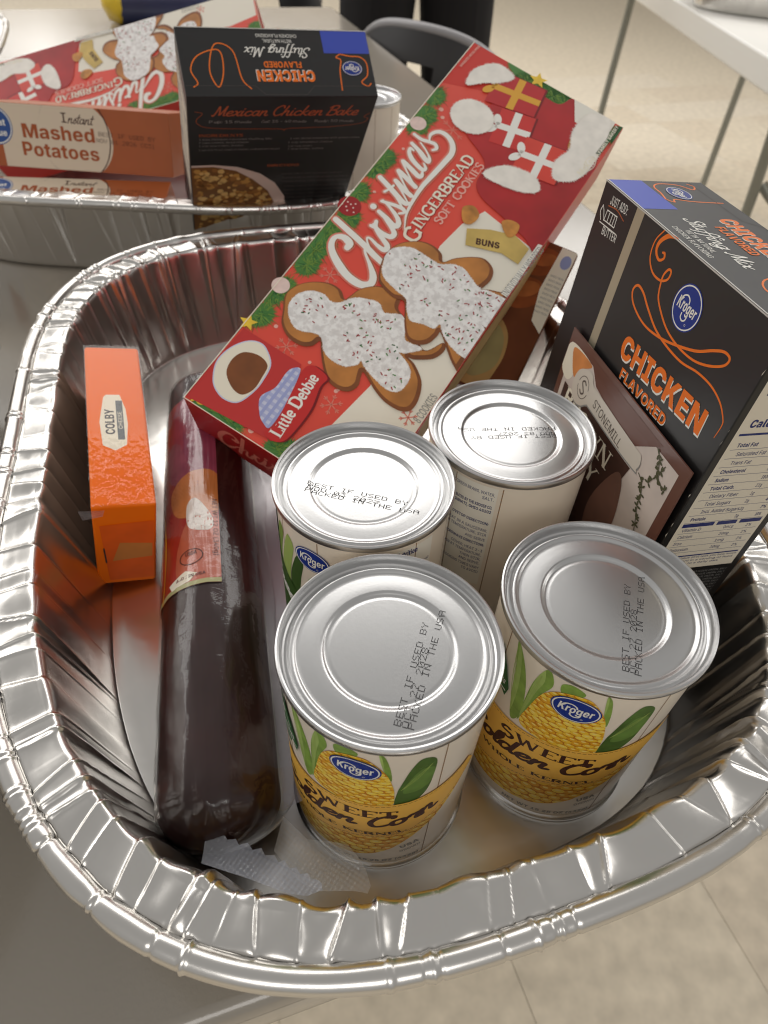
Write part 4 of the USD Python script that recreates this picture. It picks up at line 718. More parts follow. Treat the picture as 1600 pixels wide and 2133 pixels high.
    tx += text('Calories', (7, -38), (24, -38), 3.6, 'black')+text('110', (31, -38), (41, -38), 4.2, 'black')+text('Nutrition Facts', (6, -24), (42, -24), 5, 'black')+text('% Daily Value (DV) tells you how much', (6, -111), (43, -111), 1.1, 'sans')+text('of a nutrient in a serving of food', (6, -113), (42, -113), 1.1, 'sans')+text('contributes to a daily diet.', (6, -115), (36, -115), 1.1, 'sans')
    ink(P_, 'facts_lettering', tx, S_, 2, INK['navy']); ink(P_, 'facts_rule', ln+[sbox(5, -90, 20, -87.8), sbox(21.5, -90, 31, -87.8), sbox(32.5, -90, 43, -87.8), sbox(5, -41.6, 43, -40.6), sbox(5, -109.4, 43, -108.6)], S_, 2, INK['navy'])
    ink(P_, 'small_print', [g for i in range(9) for g in text('INGREDIENTS: ENRICHED WHEAT FLOUR, ONION, SALT', (4, -122-2.2*i), (44, -122-2.2*i), 1.1, 'sans')], S_, 1, INK['grey'])
    # back
    m1 = text('Mexican Chicken Bake', (16, -18.5), (118, -18.5), 9.5, 'script')
    ink(P_, 'recipe_title', m1, B_, 1, pm('ink_rust', (190, 92, 46), rough=.45)); ink(P_, 'flourish', [brush(tr('fl'), .5)], B_, 1, INK['dull'])
    ink(P_, 'recipe_times', text('Prep: 15 minutes', (14, -25.6), (43, -25.6), 2.6, 'script')+text('Cook: 35 - 40 minutes', (50, -25.6), (82, -25.6), 2.6, 'script')+text('Ready: 50 minutes', (88, -25.6), (117, -25.6), 2.6, 'script'), B_, 1, INK['grey'])
    il = tr('il').reshape(-1, 2, 2); ws = ['1 box Chicken Flavored Stuffing Mix', '2 cups cooked, diced chicken', '1 cup sour cream, divided', '1 can (10.75 oz) cream of chicken, undiluted and diluted', '1 can diced tomatoes with green chiles', '1 cup shredded cheese', '1/2 cup onion', '1 tbsp butter, melted']
    ink(P_, 'recipe_text', [g for (a, b), s in zip(il, ws) for g in text(s, (a[0], (a[1]+b[1])/2), (b[0], (a[1]+b[1])/2), 1.6, 'sans')], B_, 1, INK['grey'])
    ink(P_, 'recipe_heading', text('INGREDIENTS', (7, -39.8), (38, -39.8), 2.6, 'serif')+text('DIRECTIONS', (58, -76), (83, -76), 2.6, 'serif'), B_, 1, INK['dull'])
    dl = tr('dl').reshape(-1, 2, 2)[1:]; ds = 'Preheat oven to 350 F and prepare stuffing mix as shown on the box front'
    ink(P_, 'recipe_directions', [g for a, b in dl for g in text(ds[:44], (a[0], (a[1]+b[1])/2), (b[0], (a[1]+b[1])/2), 1.5, 'sans')], B_, 1, pm('ink_dim', (110, 106, 102), rough=.5))
    bw = poly(np.vstack([tr('bowl')[:-2], [(82, -178), (1, -178)]])); bi = poly(np.vstack([tr('bowl_in')[:-2], [(72, -178), (1, -178)]]))
    ink(P_, 'bowl_picture', [bw], B_, 2, pm('bowl_rim', (226, 206, 194), rough=.45)); ink(P_, 'stuffing_picture', [bi], B_, 3, pm('crumb_base', (130, 86, 36), rough=.5))
    rnd = random.Random(3); G_ = [[], [], []]
    for i in range(420):
        x, y = rnd.uniform(0, 75), rnd.uniform(-178, -72); r = rnd.uniform(1.6, 4.4)
        p = Polygon([(x+r*rnd.uniform(.6, 1)*math.cos(a), y+r*rnd.uniform(.6, 1)*math.sin(a)) for a in np.linspace(0, 6.0, 7)])
        if bi.contains(p): G_[i % 3].append(p)
    for i, (g, c_) in enumerate(zip(G_, ((206, 156, 78), (164, 112, 52), (232, 194, 120)))): ink(P_, 'crumb_picture', g, B_, 4+i, pm('crumb_%s' % 'abc'[i], c_, rough=.5))
    return P_
SB = stuffing_box('black chicken stuffing mix box leaning at the right end of the front tray', rotv((-.0534588, .0406743, -1.3130830)), (.0898142, .3144535, .1959261))
dup(SB, 'stuffing_box', 'black stuffing mix box in the rear tray showing its recipe back', 'box', rotv((.2564865, -1.1340790, 3.2605409)), (-.0336561, .5616186, .2006131), 'black stuffing mix boxes')

# ------------------------------------------------------------------ gingerbread cookie boxes
GW, GD, GH = 310., 45., 113.4
COOKIE = pm('cookie_print', (184, 120, 56), rough=.42, noise=.3, nscale=55); COOKED = pm('cookie_edge_print', (128, 72, 32), rough=.42, noise=.2, nscale=70)
ICING = usdkit.material(stage, LK+'/icing_print', {'p': ('principled_bsdf', {'roughness': .42}), 'tc': ('texture_coordinate', {}), 'n': ('noise_texture', {'scale': 260., 'detail': 4., 'roughness': .6}), 'r': ('rgb_ramp', {'ramp': [(.34, lin((220, 216, 213))), (.46, lin((228, 224, 221))), (.56, lin((246, 244, 241)))]})}, [('tc.object', 'n.vector'), ('n.fac', 'r.fac'), ('r.color', 'p.base_color')], surface='p.BSDF'); ICESH = pm('icing_shade_print', (226, 221, 218), rough=.42)
def christmas():
    W_ = 3.3; out = []
    for k, w, tp in (('c_C', 1.25, [.9, 1.2, .7, .9, 1.2, 1.2, 1.1, 1, .45, .3]), ('c_h', 1.15, [1, 1.05, 1.1, 1]), ('c_h2', .95, [.35, .4, .6, 1.1, 1.1, .9, .35]), ('c_r', .95, [.7, .8, .6, 1.1, 1.1, .8, .35]), ('c_i', .95, [.9, 1.2, 1.1, .8, .35]), ('c_dot', 1.25, None), ('c_s', .75, [.8, 1, 1.1, .9, .6]), ('c_st', .4, None), ('c_t', 1.0, [1, 1.1, 1, .5]), ('c_tb', .5, None), ('c_m1', .95, [.35, .4, .9, 1.1, 1]), ('c_m2', .95, [.35, .4, .9, 1.1, 1]), ('c_m3', .95, [.35, .4, .9, 1.1, 1, .4]), ('c_a1', .85, [.5, .8, 1.1, 1.1, .9, .4]), ('c_a2', .95, [.8, 1.1, 1, .4, .35]), ('c_s2', .8, [.8, 1, 1, .9, .6]), ('c_sw', 1.0, [.3, .7, .9, 1, 1.1, 1.1, 1, .8, .5, .2])):
        out.append(brush(tr(k), W_*w, tp) if tp else brush(tr(k), W_*w))
    return unary_union(out)
def star(x, y, r): return Polygon([(x+(r if i % 2 == 0 else r*.45)*math.cos(i*math.pi/5+.3), y+(r if i % 2 == 0 else r*.45)*math.sin(i*math.pi/5+.3)) for i in range(10)])
def gingerbread_box(label, R, t):
    P_ = thing('gingerbread_box', label, 'box', R, t, 'red gingerbread cookie boxes')
    obj(P_, 'carton', hull_box(GW/1000, GD/1000, GH/1000, .0006, z=-GH/1000), REDCARD)
    F_ = Face((0, 0, 0), (1, 0, 0), (0, 0, 1)); L_ = Face((0, GD/1000, 0), (0, -1, 0), (0, 0, 1)); U_ = Face((0, GD/1000, -GH/1000), (1, 0, 0), (0, -1, 0))
    full = sbox(.4, -GH+.4, GW-.4, -.4); rnd = random.Random(21); I = lambda g: [x.intersection(full) for x in flat(g)]
    ink(P_, 'ground_print', [full], F_, 1, pm('red_print', (228, 72, 52), rough=.4, coat=.5, coatr=.16, noise=.06, nscale=9))
    ink(P_, 'cream_print', I([poly(tr('g_cream'), False).buffer(3).buffer(-3)]), F_, 2, pm('cream_print', (240, 233, 216), rough=.4, coat=.5, coatr=.16, noise=.03, nscale=14))
    ink(P_, 'dark_corner_print', I([Polygon([(268, 0), (310, 0), (310, -50), (285, -40)])]), F_, 2, INK['red'])
    # fir garland: needles
    nd = [[], [], []]
    for cx, cy in tr('g_fir'):
        for i in range(110):
            a = rnd.uniform(0, 2*math.pi); r0 = rnd.uniform(0, 6.5); l = rnd.uniform(3.5, 8.5); x, y = cx+r0*math.cos(a), cy+r0*.8*math.sin(a); b = a+rnd.uniform(-.6, .6)
            w = rnd.uniform(.16, .32); e = (x+l*math.cos(b), y+l*math.sin(b)); k = (-math.sin(b)*w, math.cos(b)*w); nd[i % 3].append(Polygon([(x+k[0], y+k[1]), (x-k[0], y-k[1]), e]))
    blob = I([unary_union([fuzz(ell(cx, cy, 7.4, 6.4, 0, 20), 2.6, .7, rnd) for cx, cy in tr('g_fir')])])
    gt = I([fuzz(poly(tr('green_t'), True), 2.4, .6, rnd)])
    ink(P_, 'fir_print', blob+gt, F_, 3, INK['green'])
    for i, k in enumerate(('dgreen', 'green', 'leaf')): ink(P_, 'needle_print', [q for q in nd[i] if full.contains(q)], F_, 4+i, INK[k])
    b = tr('g_balls')
    ink(P_, 'bauble_print', [ell(*b[0], 7, 7)], F_, 7, INK['dred']); ink(P_, 'bauble_print', [ell(*b[1], 5.2, 5.2), ell(*b[2], 5.2, 5.2)]+[ell(b[0][0]+5*math.cos(k*2.4)*(.3+.1*k), b[0][1]+5*math.sin(k*2.4)*(.3+.1*k), .55, .55) for k in range(8)], F_, 8, pm('bauble_pearl', (232, 205, 196), rough=.4, noise=.15, nscale=200))
    ink(P_, 'star_print', [star(*b[3], 6.5), star(*b[4], 5.5)]+I([star(b[5][0]+3, b[5][1]-1, 8), ell(b[5][0]+2, b[5][1]-3, 5, 4)]), F_, 8, pm('gold_print', (244, 200, 60), rough=.4, noise=.2, nscale=150))
    fk = []
    for (x, y), r in zip(tr('g_flakes'), (6, 8.5, 6, 6, 5)):
        for k in range(6):
            a = k*math.pi/3+.2; fk.append(LineString([(x, y), (x+r*math.cos(a), y+r*math.sin(a))]).buffer(.32))
            for s in (-.6, .6): fk.append(LineString([(x+.6*r*math.cos(a), y+.6*r*math.sin(a)), (x+.6*r*math.cos(a)+.32*r*math.cos(a+s), y+.6*r*math.sin(a)+.32*r*math.sin(a+s))]).buffer(.26))
    ink(P_, 'snowflake_print', I(fk), F_, 3, INK['pink']); ink(P_, 'snow_dot_print', I([ell(x, y, r, r, 0, 16) for (x, y), r in zip(tr('g_dots'), (1.6, 1.3, 1, 1.2, .9, 2.6, 1.6, 1.1, 1, 1, 1.2, 1))]), F_, 3, INK['palepink'])
    X_ = christmas()
    ink(P_, 'title_shadow', [X_.buffer(1.1).simplify(.1)], F_, 7, INK['pink']); ink(P_, 'title_shade', [affinity.translate(X_, .5, -.6)], F_, 8, INK['dull']); ink(P_, 'title', [X_.simplify(.04)], F_, 9, INK['white'])
    g0, g1 = (156, -47.4), (229, -48.2); g = text('INGERBREAD', (165, -47.6), g1, 7.2, 'serif')+text('G', (154.5, -50), (164.5, -49.9), 9.6, 'serif')
    ink(P_, 'name_shadow', sh_(g, .4, -.5), F_, 9, INK['dred']); ink(P_, 'name', g, F_, 10, INK['palepink' if False else 'cream'])
    s0, s1 = tr('t_soft'); ink(P_, 'soft_cookies', text('SOFT COOKIES', (s0[0], (s0[1]+s1[1])/2-.3), (s1[0]-1, (s0[1]+s1[1])/2-.3), 5.2, 'serif'), F_, 9, INK['palepink'])
    # cookies
    for n, lay in (('a', 10), ('b', 14)):
        ck = poly(tr('ck_'+n), True).intersection(full); ic = poly(tr('ic_'+n), True).intersection(full)
        ink(P_, 'cookie_picture', [ck], F_, lay, COOKED); ink(P_, 'cookie_picture', [affinity.translate(ck.buffer(-1.6), .6, 1.1).intersection(ck)], F_, lay+1, COOKIE)
        ice = fuzz(ic, .7, .55, rnd).intersection(ck.buffer(-.3)); ink(P_, 'icing_picture', [ice], F_, lay+2, ICING)
        sh, r_, g_, gd = [], [], [], []; x0, y0, x1, y1 = ic.bounds
        for i in range(430):
            x, y = rnd.uniform(x0, x1), rnd.uniform(y0, y1); p = Point(x, y)
            if not ic.buffer(-1.5).contains(p): continue
            if meshkit.noise(np.array([x*.16, y*.16, 3.]), 7) < .42: continue
            a = rnd.uniform(0, 3.14); l = rnd.uniform(.3, .9)
            q = LineString([(x-l*math.cos(a), y-l*math.sin(a)), (x+l*math.cos(a), y+l*math.sin(a))])
            if i % 5 < 2: sh.append(Polygon([(x+rnd.uniform(.4, 1.5)*math.cos(k), y+rnd.uniform(.3, 1.)*math.sin(k)) for k in np.linspace(0, 5.4, 6)]))
            elif i % 5 in (2, 3): r_.append(q.buffer(.34, quad_segs=1))
            else: (g_ if i % 2 else gd).append(q.buffer(.36, quad_segs=1))
        ink(P_, 'icing_shade_picture', sh, F_, lay+3, ICESH)
        for k, (gg, c_) in enumerate(((r_, 'pink'), (g_, 'green'), (gd, 'dgreen'))): ink(P_, 'sprinkle_picture', gg, F_, lay+3.4+k*.2, INK['dred' if k == 0 else c_])
    # right picture: a plain heap of wrapped presents, a white snow ball and drifted snow
    cl = poly(tr('cloth'), True).intersection(full); bnd = cl.bounds
    ink(P_, 'cloth_picture', [cl], F_, 10, pm('cloth_print', (176, 30, 32), rough=.42, noise=.3, nscale=22))
    for k, (q, c_) in enumerate((([(246, -48), (274, -42), (280, -64), (252, -70)], 'gift_a'), ([(272, -30), (300, -26), (304, -58), (280, -62)], 'gift_b'), ([(236, -70), (264, -66), (270, -94), (242, -98)], 'gift_c'))):
        q = np.array(q, float); g_ = Polygon(q)
        ink(P_, 'present_picture', [affinity.translate(g_, .8, -1.2)], F_, 11+k*1.5, INK['deep']); ink(P_, 'present_picture', [g_], F_, 11.4+k*1.5, pm(c_, ((206, 48, 42), (190, 34, 38), (216, 66, 50))[k], rough=.42, noise=.1, nscale=40))
        rb = unary_union([LineString([(q[0]+q[1])/2, (q[2]+q[3])/2]).buffer(2.4), LineString([(q[0]+q[3])/2, (q[1]+q[2])/2]).buffer(2.4)]).intersection(g_); m_ = (q[0]+q[1])/2
        ink(P_, 'bow_picture', [rb]+[ell(m_[0]+s*4.2, m_[1]+.8, 4.4, 2.6, s*.5) for s in (-1, 1)], F_, 11.8+k*1.5, INK[('white', 'gold', 'white')[k]])
    ink(P_, 'snow_ball_picture', [fuzz(ell(256, -30, 13, 14), 1.2, .6, rnd)], F_, 16, pm('fluff_print', (240, 234, 224), rough=.45, noise=.1, nscale=120))
    ink(P_, 'snow_drift_picture', [fuzz(poly([(246, -96), (258, -90), (272, -93), (286, -88), (304, -90), (308, -104), (280, -110), (256, -108)], True), 1.6, .6, rnd).intersection(full)], F_, 16, MATS['fluff_print'])
    ink(P_, 'snow_drift_picture', [fuzz(poly([(222, -58), (236, -66), (240, -84), (232, -92), (224, -80)], True), 1.4, .6, rnd).intersection(full), fuzz(poly([(276, -14), (290, -12), (303, -22), (300, -36), (290, -30), (284, -22)], True), 1.4, .6, rnd).intersection(full)], F_, 16.5, MATS['fluff_print'])
    ink(P_, 'toy_picture', I([poly(tr('gold'), True), poly(tr('gold2'), True), poly(tr('gold3'), True)]), F_, 15, pm('toy_print', (196, 132, 56), rough=.45, noise=.4, nscale=130))
    ink(P_, 'bag_picture', [poly(tr('buns'))], F_, 12, pm('bag_print', (206, 176, 96), rough=.42, noise=.2, nscale=60)); ink(P_, 'bag_lettering', text('BUNS', *tr('t_buns'), 4.4, 'black'), F_, 13, INK['dbrown'])
    ink(P_, 'card_picture', I([poly(tr('card'))]), F_, 14, INK['paper']); ink(P_, 'card_line', I([poly(tr('card_r'))]), F_, 15, INK['red'])
    ink(P_, 'green_corner_print', I([poly(tr('strip_g')), poly(tr('green_c'))]), F_, 16, INK['dgreen']); ink(P_, 'bakery_lettering', text('A FAMILY BAKERY', *tr('t_fb'), 2.2, 'bold'), F_, 17, INK['cream'])
    a, b2 = tr('mck'); ink(P_, 'maker_lettering', text('McKee', a, b2, 4.6, 'bold')+[ell(*((a+b2)/2+[3, 1.6]), 6, 3.4, .1).difference(ell(*((a+b2)/2+[3, 1.6]), 5.6, 3.0, .1))], F_, 17, INK['cream'])
    ink(P_, 'price_lettering', text('SUGGESTED RETAIL PRICE', *tr('t_srp'), 1.6, 'bold'), F_, 10, INK['palepink'])
    # maker's corner
    ink(P_, 'corner_panel', I([poly(tr('panel'))]), F_, 10, pm('corner_red', (196, 44, 40), rough=.4, coat=.3, coatr=.2))
    ov = poly(tr('oval'), True); ink(P_, 'oval_print', [ov.buffer(.7)], F_, 11, INK['lav']); ink(P_, 'oval_print', [ov], F_, 12, INK['cream']); ink(P_, 'oval_print', [poly(tr('oval_in'), True).buffer(-1.2)], F_, 13, COOKED)
    gh = poly(tr('ging_ham'), True); ink(P_, 'checked_cloth_picture', [gh], F_, 11, INK['lav']); x0, y0, x1, y1 = gh.bounds
    ink(P_, 'check_print', [sbox(x0+4*k, y0, x0+4*k+2, y1).intersection(gh) for k in range(12)], F_, 12, pm('check_a', (176, 182, 220), rough=.4)); ink(P_, 'check_print', [sbox(x0, y0+4*k, x1, y0+4*k+1.7).intersection(gh) for k in range(12)], F_, 13, pm('check_b', (160, 168, 214), rough=.4))
    bn = poly(tr('banner'), True); ink(P_, 'banner_print', [affinity.translate(bn, .5, -1.2)], F_, 14, INK['deep']); ink(P_, 'banner_print', [bn], F_, 15, INK['dred'] if False else pm('banner_red', (200, 40, 38), rough=.4))
    a, b2 = tr('t_ld'); ink(P_, 'maker_name', text('L', a, a+(b2-a)*.115, 7, 'serif')+text('ittle ', a+(b2-a)*.115, a+(b2-a)*.47, 6.4, 'serif')+text('D', a+(b2-a)*.46, a+(b2-a)*.62, 7, 'serif')+text('ebbie', a+(b2-a)*.62, b2, 6.4, 'serif'), F_, 16, INK['white'])
    a, b2 = tr('t_8c'); ink(P_, 'count_lettering', text('8 COOKIES', a, b2, 4.6, 'sans'), F_, 5, INK['grey'])
    ink(P_, 'wrap_strip', I([poly(tr('iw_strip'))]), F_, 17.5, INK['paper']); a, b2 = tr('t_iw'); ink(P_, 'wrap_lettering', text('INDIVIDUALLY WRAPPED', a, b2, 4.4, 'sans'), F_, 18, INK['grey'])
    ink(P_, 'worn_edge', [sbox(.2, -.5, GW-.2, .0)], F_, 19, INK['cream']); ink(P_, 'worn_edge', [sbox(.0, -GH+.2, .45, -.2)], F_, 19, INK['cream'])
    # left end and lower side
    bb = X_.bounds; k = 84/(bb[2]-bb[0]); Xs = affinity.affine_transform(X_, [0, -k*1.1, k, 0, 10+0, -98]); Xs = affinity.affine_transform(X_, [0, 1.15*k, -k, 0, 0, 0]); c0 = Xs.centroid
    Xs = affinity.translate(affinity.scale(Xs, 1, 1), 22-c0.x, -56-c0.y)
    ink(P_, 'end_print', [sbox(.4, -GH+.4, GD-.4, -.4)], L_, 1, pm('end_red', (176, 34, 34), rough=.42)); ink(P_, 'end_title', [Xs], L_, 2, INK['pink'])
    ink(P_, 'side_print', [sbox(60, 2, 210, GD-6)], U_, 1, pm('side_bread', (206, 172, 118), rough=.45, noise=.2, nscale=30))
    return P_
GBX = gingerbread_box('red Christmas gingerbread cookie box leaning across the front tray', rotv((-.9328097, -.9172065, .6225860)), (-.1102703, .2823453, .0851731))
dup(GBX, 'gingerbread_box', 'gingerbread cookie box lying upside down with glare in the rear tray', 'box', rotv((.063, -3.0168, 1.669)), (-.1412, .7826, .1203), 'red gingerbread cookie boxes')

# ------------------------------------------------------------------ gravy packet
gx = np.array([.2553004, -.9667448, .0150377]); gy = np.array([.0565128, .0304469, .9979375]); gn = np.cross(gx, gy)
GPK = thing('gravy_packet', 'brown gravy mix packet leaning against the black stuffing box', 'packet', np.stack([gx, gy, gn], 1), (.0882061, .2953494, .1333827))
nu, nv = 40, 44; uu, vv = np.meshgrid(np.linspace(0, 1, nu), np.linspace(0, 1, nv), indexing='ij')
def gbulge(x, y): return .0026*np.clip(np.sin(np.pi*np.clip((x-8)/90, 0, 1)), 0, 1)*np.clip(np.sin(np.pi*np.clip((-y-8)/100, 0, 1)), 0, 1)+.0004*(meshkit.fbm(np.stack([x*.05, y*.05, x*0], -1), 2, 5)-.5)
class Bulged(Face):
    edge = 4.
    def __call__(s, q, lift): return np.c_[q*.001, gbulge(q[:, 0], q[:, 1])+lift]
GF_ = Bulged((0, 0, 0), (1, 0, 0), (0, 1, 0)); X_, Y_ = uu*109.4, -vv*118.
Vf = np.stack([X_*.001, Y_*.001, gbulge(X_, Y_)], -1).reshape(-1, 3); Vb = Vf.copy(); Vb[:, 2] = -.0006-.3*gbulge(X_, Y_).ravel(); Ff = grid_faces(nu, nv)
bd = np.r_[np.arange(nv), np.arange(1, nu)*nv+nv-1, (nu-1)*nv+np.arange(nv-2, -1, -1), np.arange(nu-2, 0, -1)*nv]; n0 = nu*nv
rim = np.array([(bd[i], bd[(i+1) % len(bd)], bd[(i+1) % len(bd)]+n0, bd[i]+n0) for i in range(len(bd))])
obj(GPK, 'pouch', (np.vstack([Vf, Vb]), np.vstack([Ff[:, ::-1] if False else Ff, Ff[:, ::-1]+n0, rim])), pm('brown_pouch', (104, 64, 52), rough=.33, coat=.4, coatr=.15), smooth=35)
cl_ = lambda g: [x.intersection(sbox(.5, -117, 109, -.5)) for x in flat(g)]
ink(GPK, 'picture', cl_([Polygon([(4.5, -6), (104, -6), (104, -112), (4.5, -112)])]), GF_, 1, pm('pale_picture', (214, 200, 190), rough=.4, noise=.1, nscale=60))
ink(GPK, 'onion_picture', cl_([poly(tr('onion'), True)]), GF_, 2, INK['cream']); ink(GPK, 'onion_picture', cl_([poly(tr('onion_o'), True)]), GF_, 3, pm('onion_skin', (216, 138, 76), rough=.4, noise=.2, nscale=80))
ink(GPK, 'brown_panel', cl_([poly(tr('brown'), False), Polygon([(8, -26), (70, -26), (70, -104), (8, -104)])]), GF_, 4, pm('gravy_brown', (66, 38, 30), rough=.4, noise=.15, nscale=50))
ink(GPK, 'brown_band', cl_([Polygon([(22, -3), (90, -3), (72, -17), (34, -12)])]), GF_, 2, pm('brown_pouch_2', (104, 64, 52), rough=.33))
ink(GPK, 'gravy_boat_picture', cl_([poly([(72, -32), (80, -36), (84, -60), (74, -90), (64, -60)], True)]), GF_, 5, pm('boat_print', (120, 84, 70), rough=.4, noise=.3, nscale=40))
sp = poly(tr('spoon'), True); ink(GPK, 'spoon_picture', [affinity.translate(sp, .4, -.7)], GF_, 6, INK['grey']); ink(GPK, 'spoon_picture', [sp], GF_, 7, pm('spoon_print', (216, 206, 192), rough=.42))
q = tr('t_stone'); ink(GPK, 'brand_lettering', text('STONEMILL', q[0]+[0, 0], q[1], 4.2, 'sans')+[brush([tr('spoon_s')[0]+d for d in ([1.8, 2.4], [0, 3.4], [-1.8, 2], [0, 0], [1.8, -2], [0, -3.4], [-1.8, -2.4])], .9)]+[ell(*tr('spoon_s')[0], 5.2, 5.8).difference(ell(*tr('spoon_s')[0], 4.8, 5.4)).difference(sbox(-200, tr('spoon_s')[0][1]-1, 200, tr('spoon_s')[0][1]+1))], GF_, 8, pm('ink_taupe', (96, 84, 76), rough=.5))
ink(GPK, 'title', text('BROWN', (12, -35), (66, -36.5), 9, 'serif')+text('GRAVY', (12, -48), (62, -49.5), 9, 'serif'), GF_, 6, INK['cream'])
rnd = random.Random(2); th = []
for k in ('thy1', 'thy2', 'thy3'):
    p = cat_rom(tr(k), 6); th.append(LineString(p).buffer(.22))
    for i in range(3, len(p), 3):
        for _ in range(4): a = rnd.uniform(0, 6.28); th.append(ell(p[i][0]+1.3*math.cos(a), p[i][1]+1.3*math.sin(a), 1.2, .5, a, 8))
ink(GPK, 'thyme_picture', cl_(th), GF_, 6, pm('thyme_print', (84, 84, 58), rough=.45))
stage.GetPrimAtPath(GPK)

# ------------------------------------------------------------------ summer sausage in clear wrap
n0_, n1_ = np.array([-.0545, .080, .0245]), np.array([-.128, .372, .0245]); ax = n1_-n0_; SL = np.linalg.norm(ax); ax /= SL
sx = np.cross(ax, [0, 0, 1.]); sx /= np.linalg.norm(sx); sz = np.cross(sx, ax)
SAU = thing('summer_sausage', 'dark summer sausage in clear wrap along the left of the tins', 'sausage', np.stack([sx, ax, sz], 1), n0_)
SR = .0243
def srad(y, a, sd=2):
    e = np.minimum(np.clip(y/.020, 0, 1), np.clip((SL-y)/.02, 0, 1)); base = SR*np.sqrt(np.clip(1-(1-e)**2.4, 0.0004, 1))
    p = np.stack([np.cos(a)*1.6, y*26, np.sin(a)*1.6], -1); wr = np.stack([np.cos(a)*5, y*14, np.sin(a)*5], -1)
    return base+(.0011*(meshkit.fbm(p, 3, sd)-.5)+.0005*(meshkit.fbm(wr*3, 3, sd+5)-.5)+.00055*np.exp(-((y-.009)/.009)**2)*np.sin(a*15+5*meshkit.noise(np.stack([np.cos(a)*2, y*60, np.sin(a)*2], -1), 3)))*e
yy, aa = np.meshgrid(np.r_[np.linspace(0, .03, 34), np.linspace(.032, SL-.03, 170), np.linspace(SL-.028, SL, 20)], np.linspace(0, 2*np.pi, 128, endpoint=False), indexing='ij'); rr = srad(yy, aa)
obj(SAU, 'casing', (np.stack([rr*np.sin(aa), yy, rr*np.cos(aa)], -1).reshape(-1, 3), grid_faces(yy.shape[0], 128, True)), pm('sausage_skin', (46, 21, 19), rough=.5, coat=.45, coatr=.14, spec=.2, noise=.28, nscale=45, bump=.00012, bscale=160), smooth=True)
class Sleeve(Face):
    edge = 3.
    def __call__(s, q, lift):
        y = q[:, 1]*.001; a = q[:, 0]*.001/SR; r = srad(y, a)+.0005+lift; return np.stack([r*np.sin(a), y, r*np.cos(a)], 1)
    def __init__(s): pass
SV = Sleeve(); lx0, lx1, ly0, ly1 = -46., 7., 112., 262.; Lb = sbox(lx0, ly0, lx1, ly1); rnd = random.Random(8)
ink(SAU, 'label', [Lb], SV, 0, pm('label_red', (168, 44, 38), rough=.35, noise=.2, nscale=30, coat=.6), 2.5)
bl = lambda n, pts, c_, l, **k: ink(SAU, n, [poly(pts, True).intersection(Lb)], SV, l, pm('sausage_'+c_[0], c_[1], rough=.35, coat=.6, coatr=.06, **k))
bl('label_print', [(-20, 190), (7, 186), (7, 262), (-14, 262), (-24, 230)], ('purple', (150, 66, 90)), 2, noise=.25, nscale=60)
bl('label_print', [(-14, 160), (6, 158), (7, 188), (-8, 192), (-20, 180)], ('amber', (206, 124, 62)), 3, noise=.2, nscale=60)
bl('label_print', [(-14, 118), (7, 116), (7, 156), (-6, 158), (-14, 140)], ('salmon', (190, 96, 70)), 3, noise=.1, nscale=60)
bl('label_print', [(-8, 150), (2, 146), (4, 154), (-4, 170), (-9, 166)], ('white', (226, 216, 206)), 4)
bl('label_print', [(-46, 150), (-38, 150), (-33, 175), (-36, 200), (-46, 205)], ('orange', (226, 96, 40)), 2)
ink(SAU, 'label_border', [sbox(lx0, ly0, lx1, ly0+2.6)], SV, 5, pm('label_edge', (176, 172, 120), rough=.4)); ink(SAU, 'label_border', [Polygon([(-20, 118), (-10, 122), (-4, 119), (-8, 115), (-18, 114)])], SV, 6, INK['cream'])
ink(SAU, 'label_gold_line', [brush([(-27, 112), (-24, 140), (-26, 165), (-34, 185)], 1.1)], SV, 6, INK['gold'])
ink(SAU, 'label_ring', [ell(-7, 130, 6, 5).difference(ell(-7, 130, 5.5, 4.5))], SV, 6, INK['dbrown'])
ink(SAU, 'label_lettering', text('KEEP REFRIGERATED', (-34, 200), (-34, 150), 4, 'bold')+text('NET WT 12 OZ (340g)', (4, 168), (4, 128), 2.4, 'sans')+text('USDA', (-10, 131), (-4, 131), 2.4, 'bold')+text('MADE IN USA', (-16, 117.2), (0, 117.2), 1.8, 'bold'), SV, 7, pm('label_dark', (96, 40, 30), rough=.4))
CLEAR = film('clear_film', tint=(.98, .98, .98), gloss=.07, haze=.0, bump=.00035, bscale=130., ior=1.33)
yy, aa = np.meshgrid(np.linspace(-.001, SL, 240), np.linspace(0, 2*np.pi, 120, endpoint=False), indexing='ij')
rr = srad(yy, aa)+.0011+.0011*np.clip(meshkit.fbm(np.stack([np.cos(aa)*3, yy*22, np.sin(aa)*3], -1), 3, 31)-.46, 0, 1)+.0004*np.sin(aa*9+yy*210)*np.exp(-(yy/.05)**2)
rr = rr+.0055*np.exp(-((aa-1.75)/.42)**2)*(1+.35*np.sin(yy*55)*np.sin(yy*23))*np.clip(yy/.02, 0, 1)
rr = np.maximum(rr, .0006)
obj(SAU, 'clear_wrap', (np.stack([rr*np.sin(aa), yy, rr*np.cos(aa)], -1).reshape(-1, 3), grid_faces(yy.shape[0], 120, True)), CLEAR, smooth=True)
# seam down the right side, with its ribbed edge
ny, nw = 420, 9; yv, wv = np.meshgrid(np.linspace(.012, SL-.03, ny), np.linspace(0, 1, nw), indexing='ij')
sxv = SR+.0008+wv*.0135; szv = -.004+.010*wv+.0016*np.sin(yv*46)*wv+.00025*np.sin(yv*2*np.pi/.0016)*(wv > .4)
obj(SAU, 'film_seam', (np.stack([sxv, yv, szv], -1).reshape(-1, 3), grid_faces(ny, nw)), film('seam_film', tint=(.93, .92, .95), gloss=.1, haze=.3, bump=.0004, bscale=200., hazecol=(.66, .62, .70)), smooth=True)
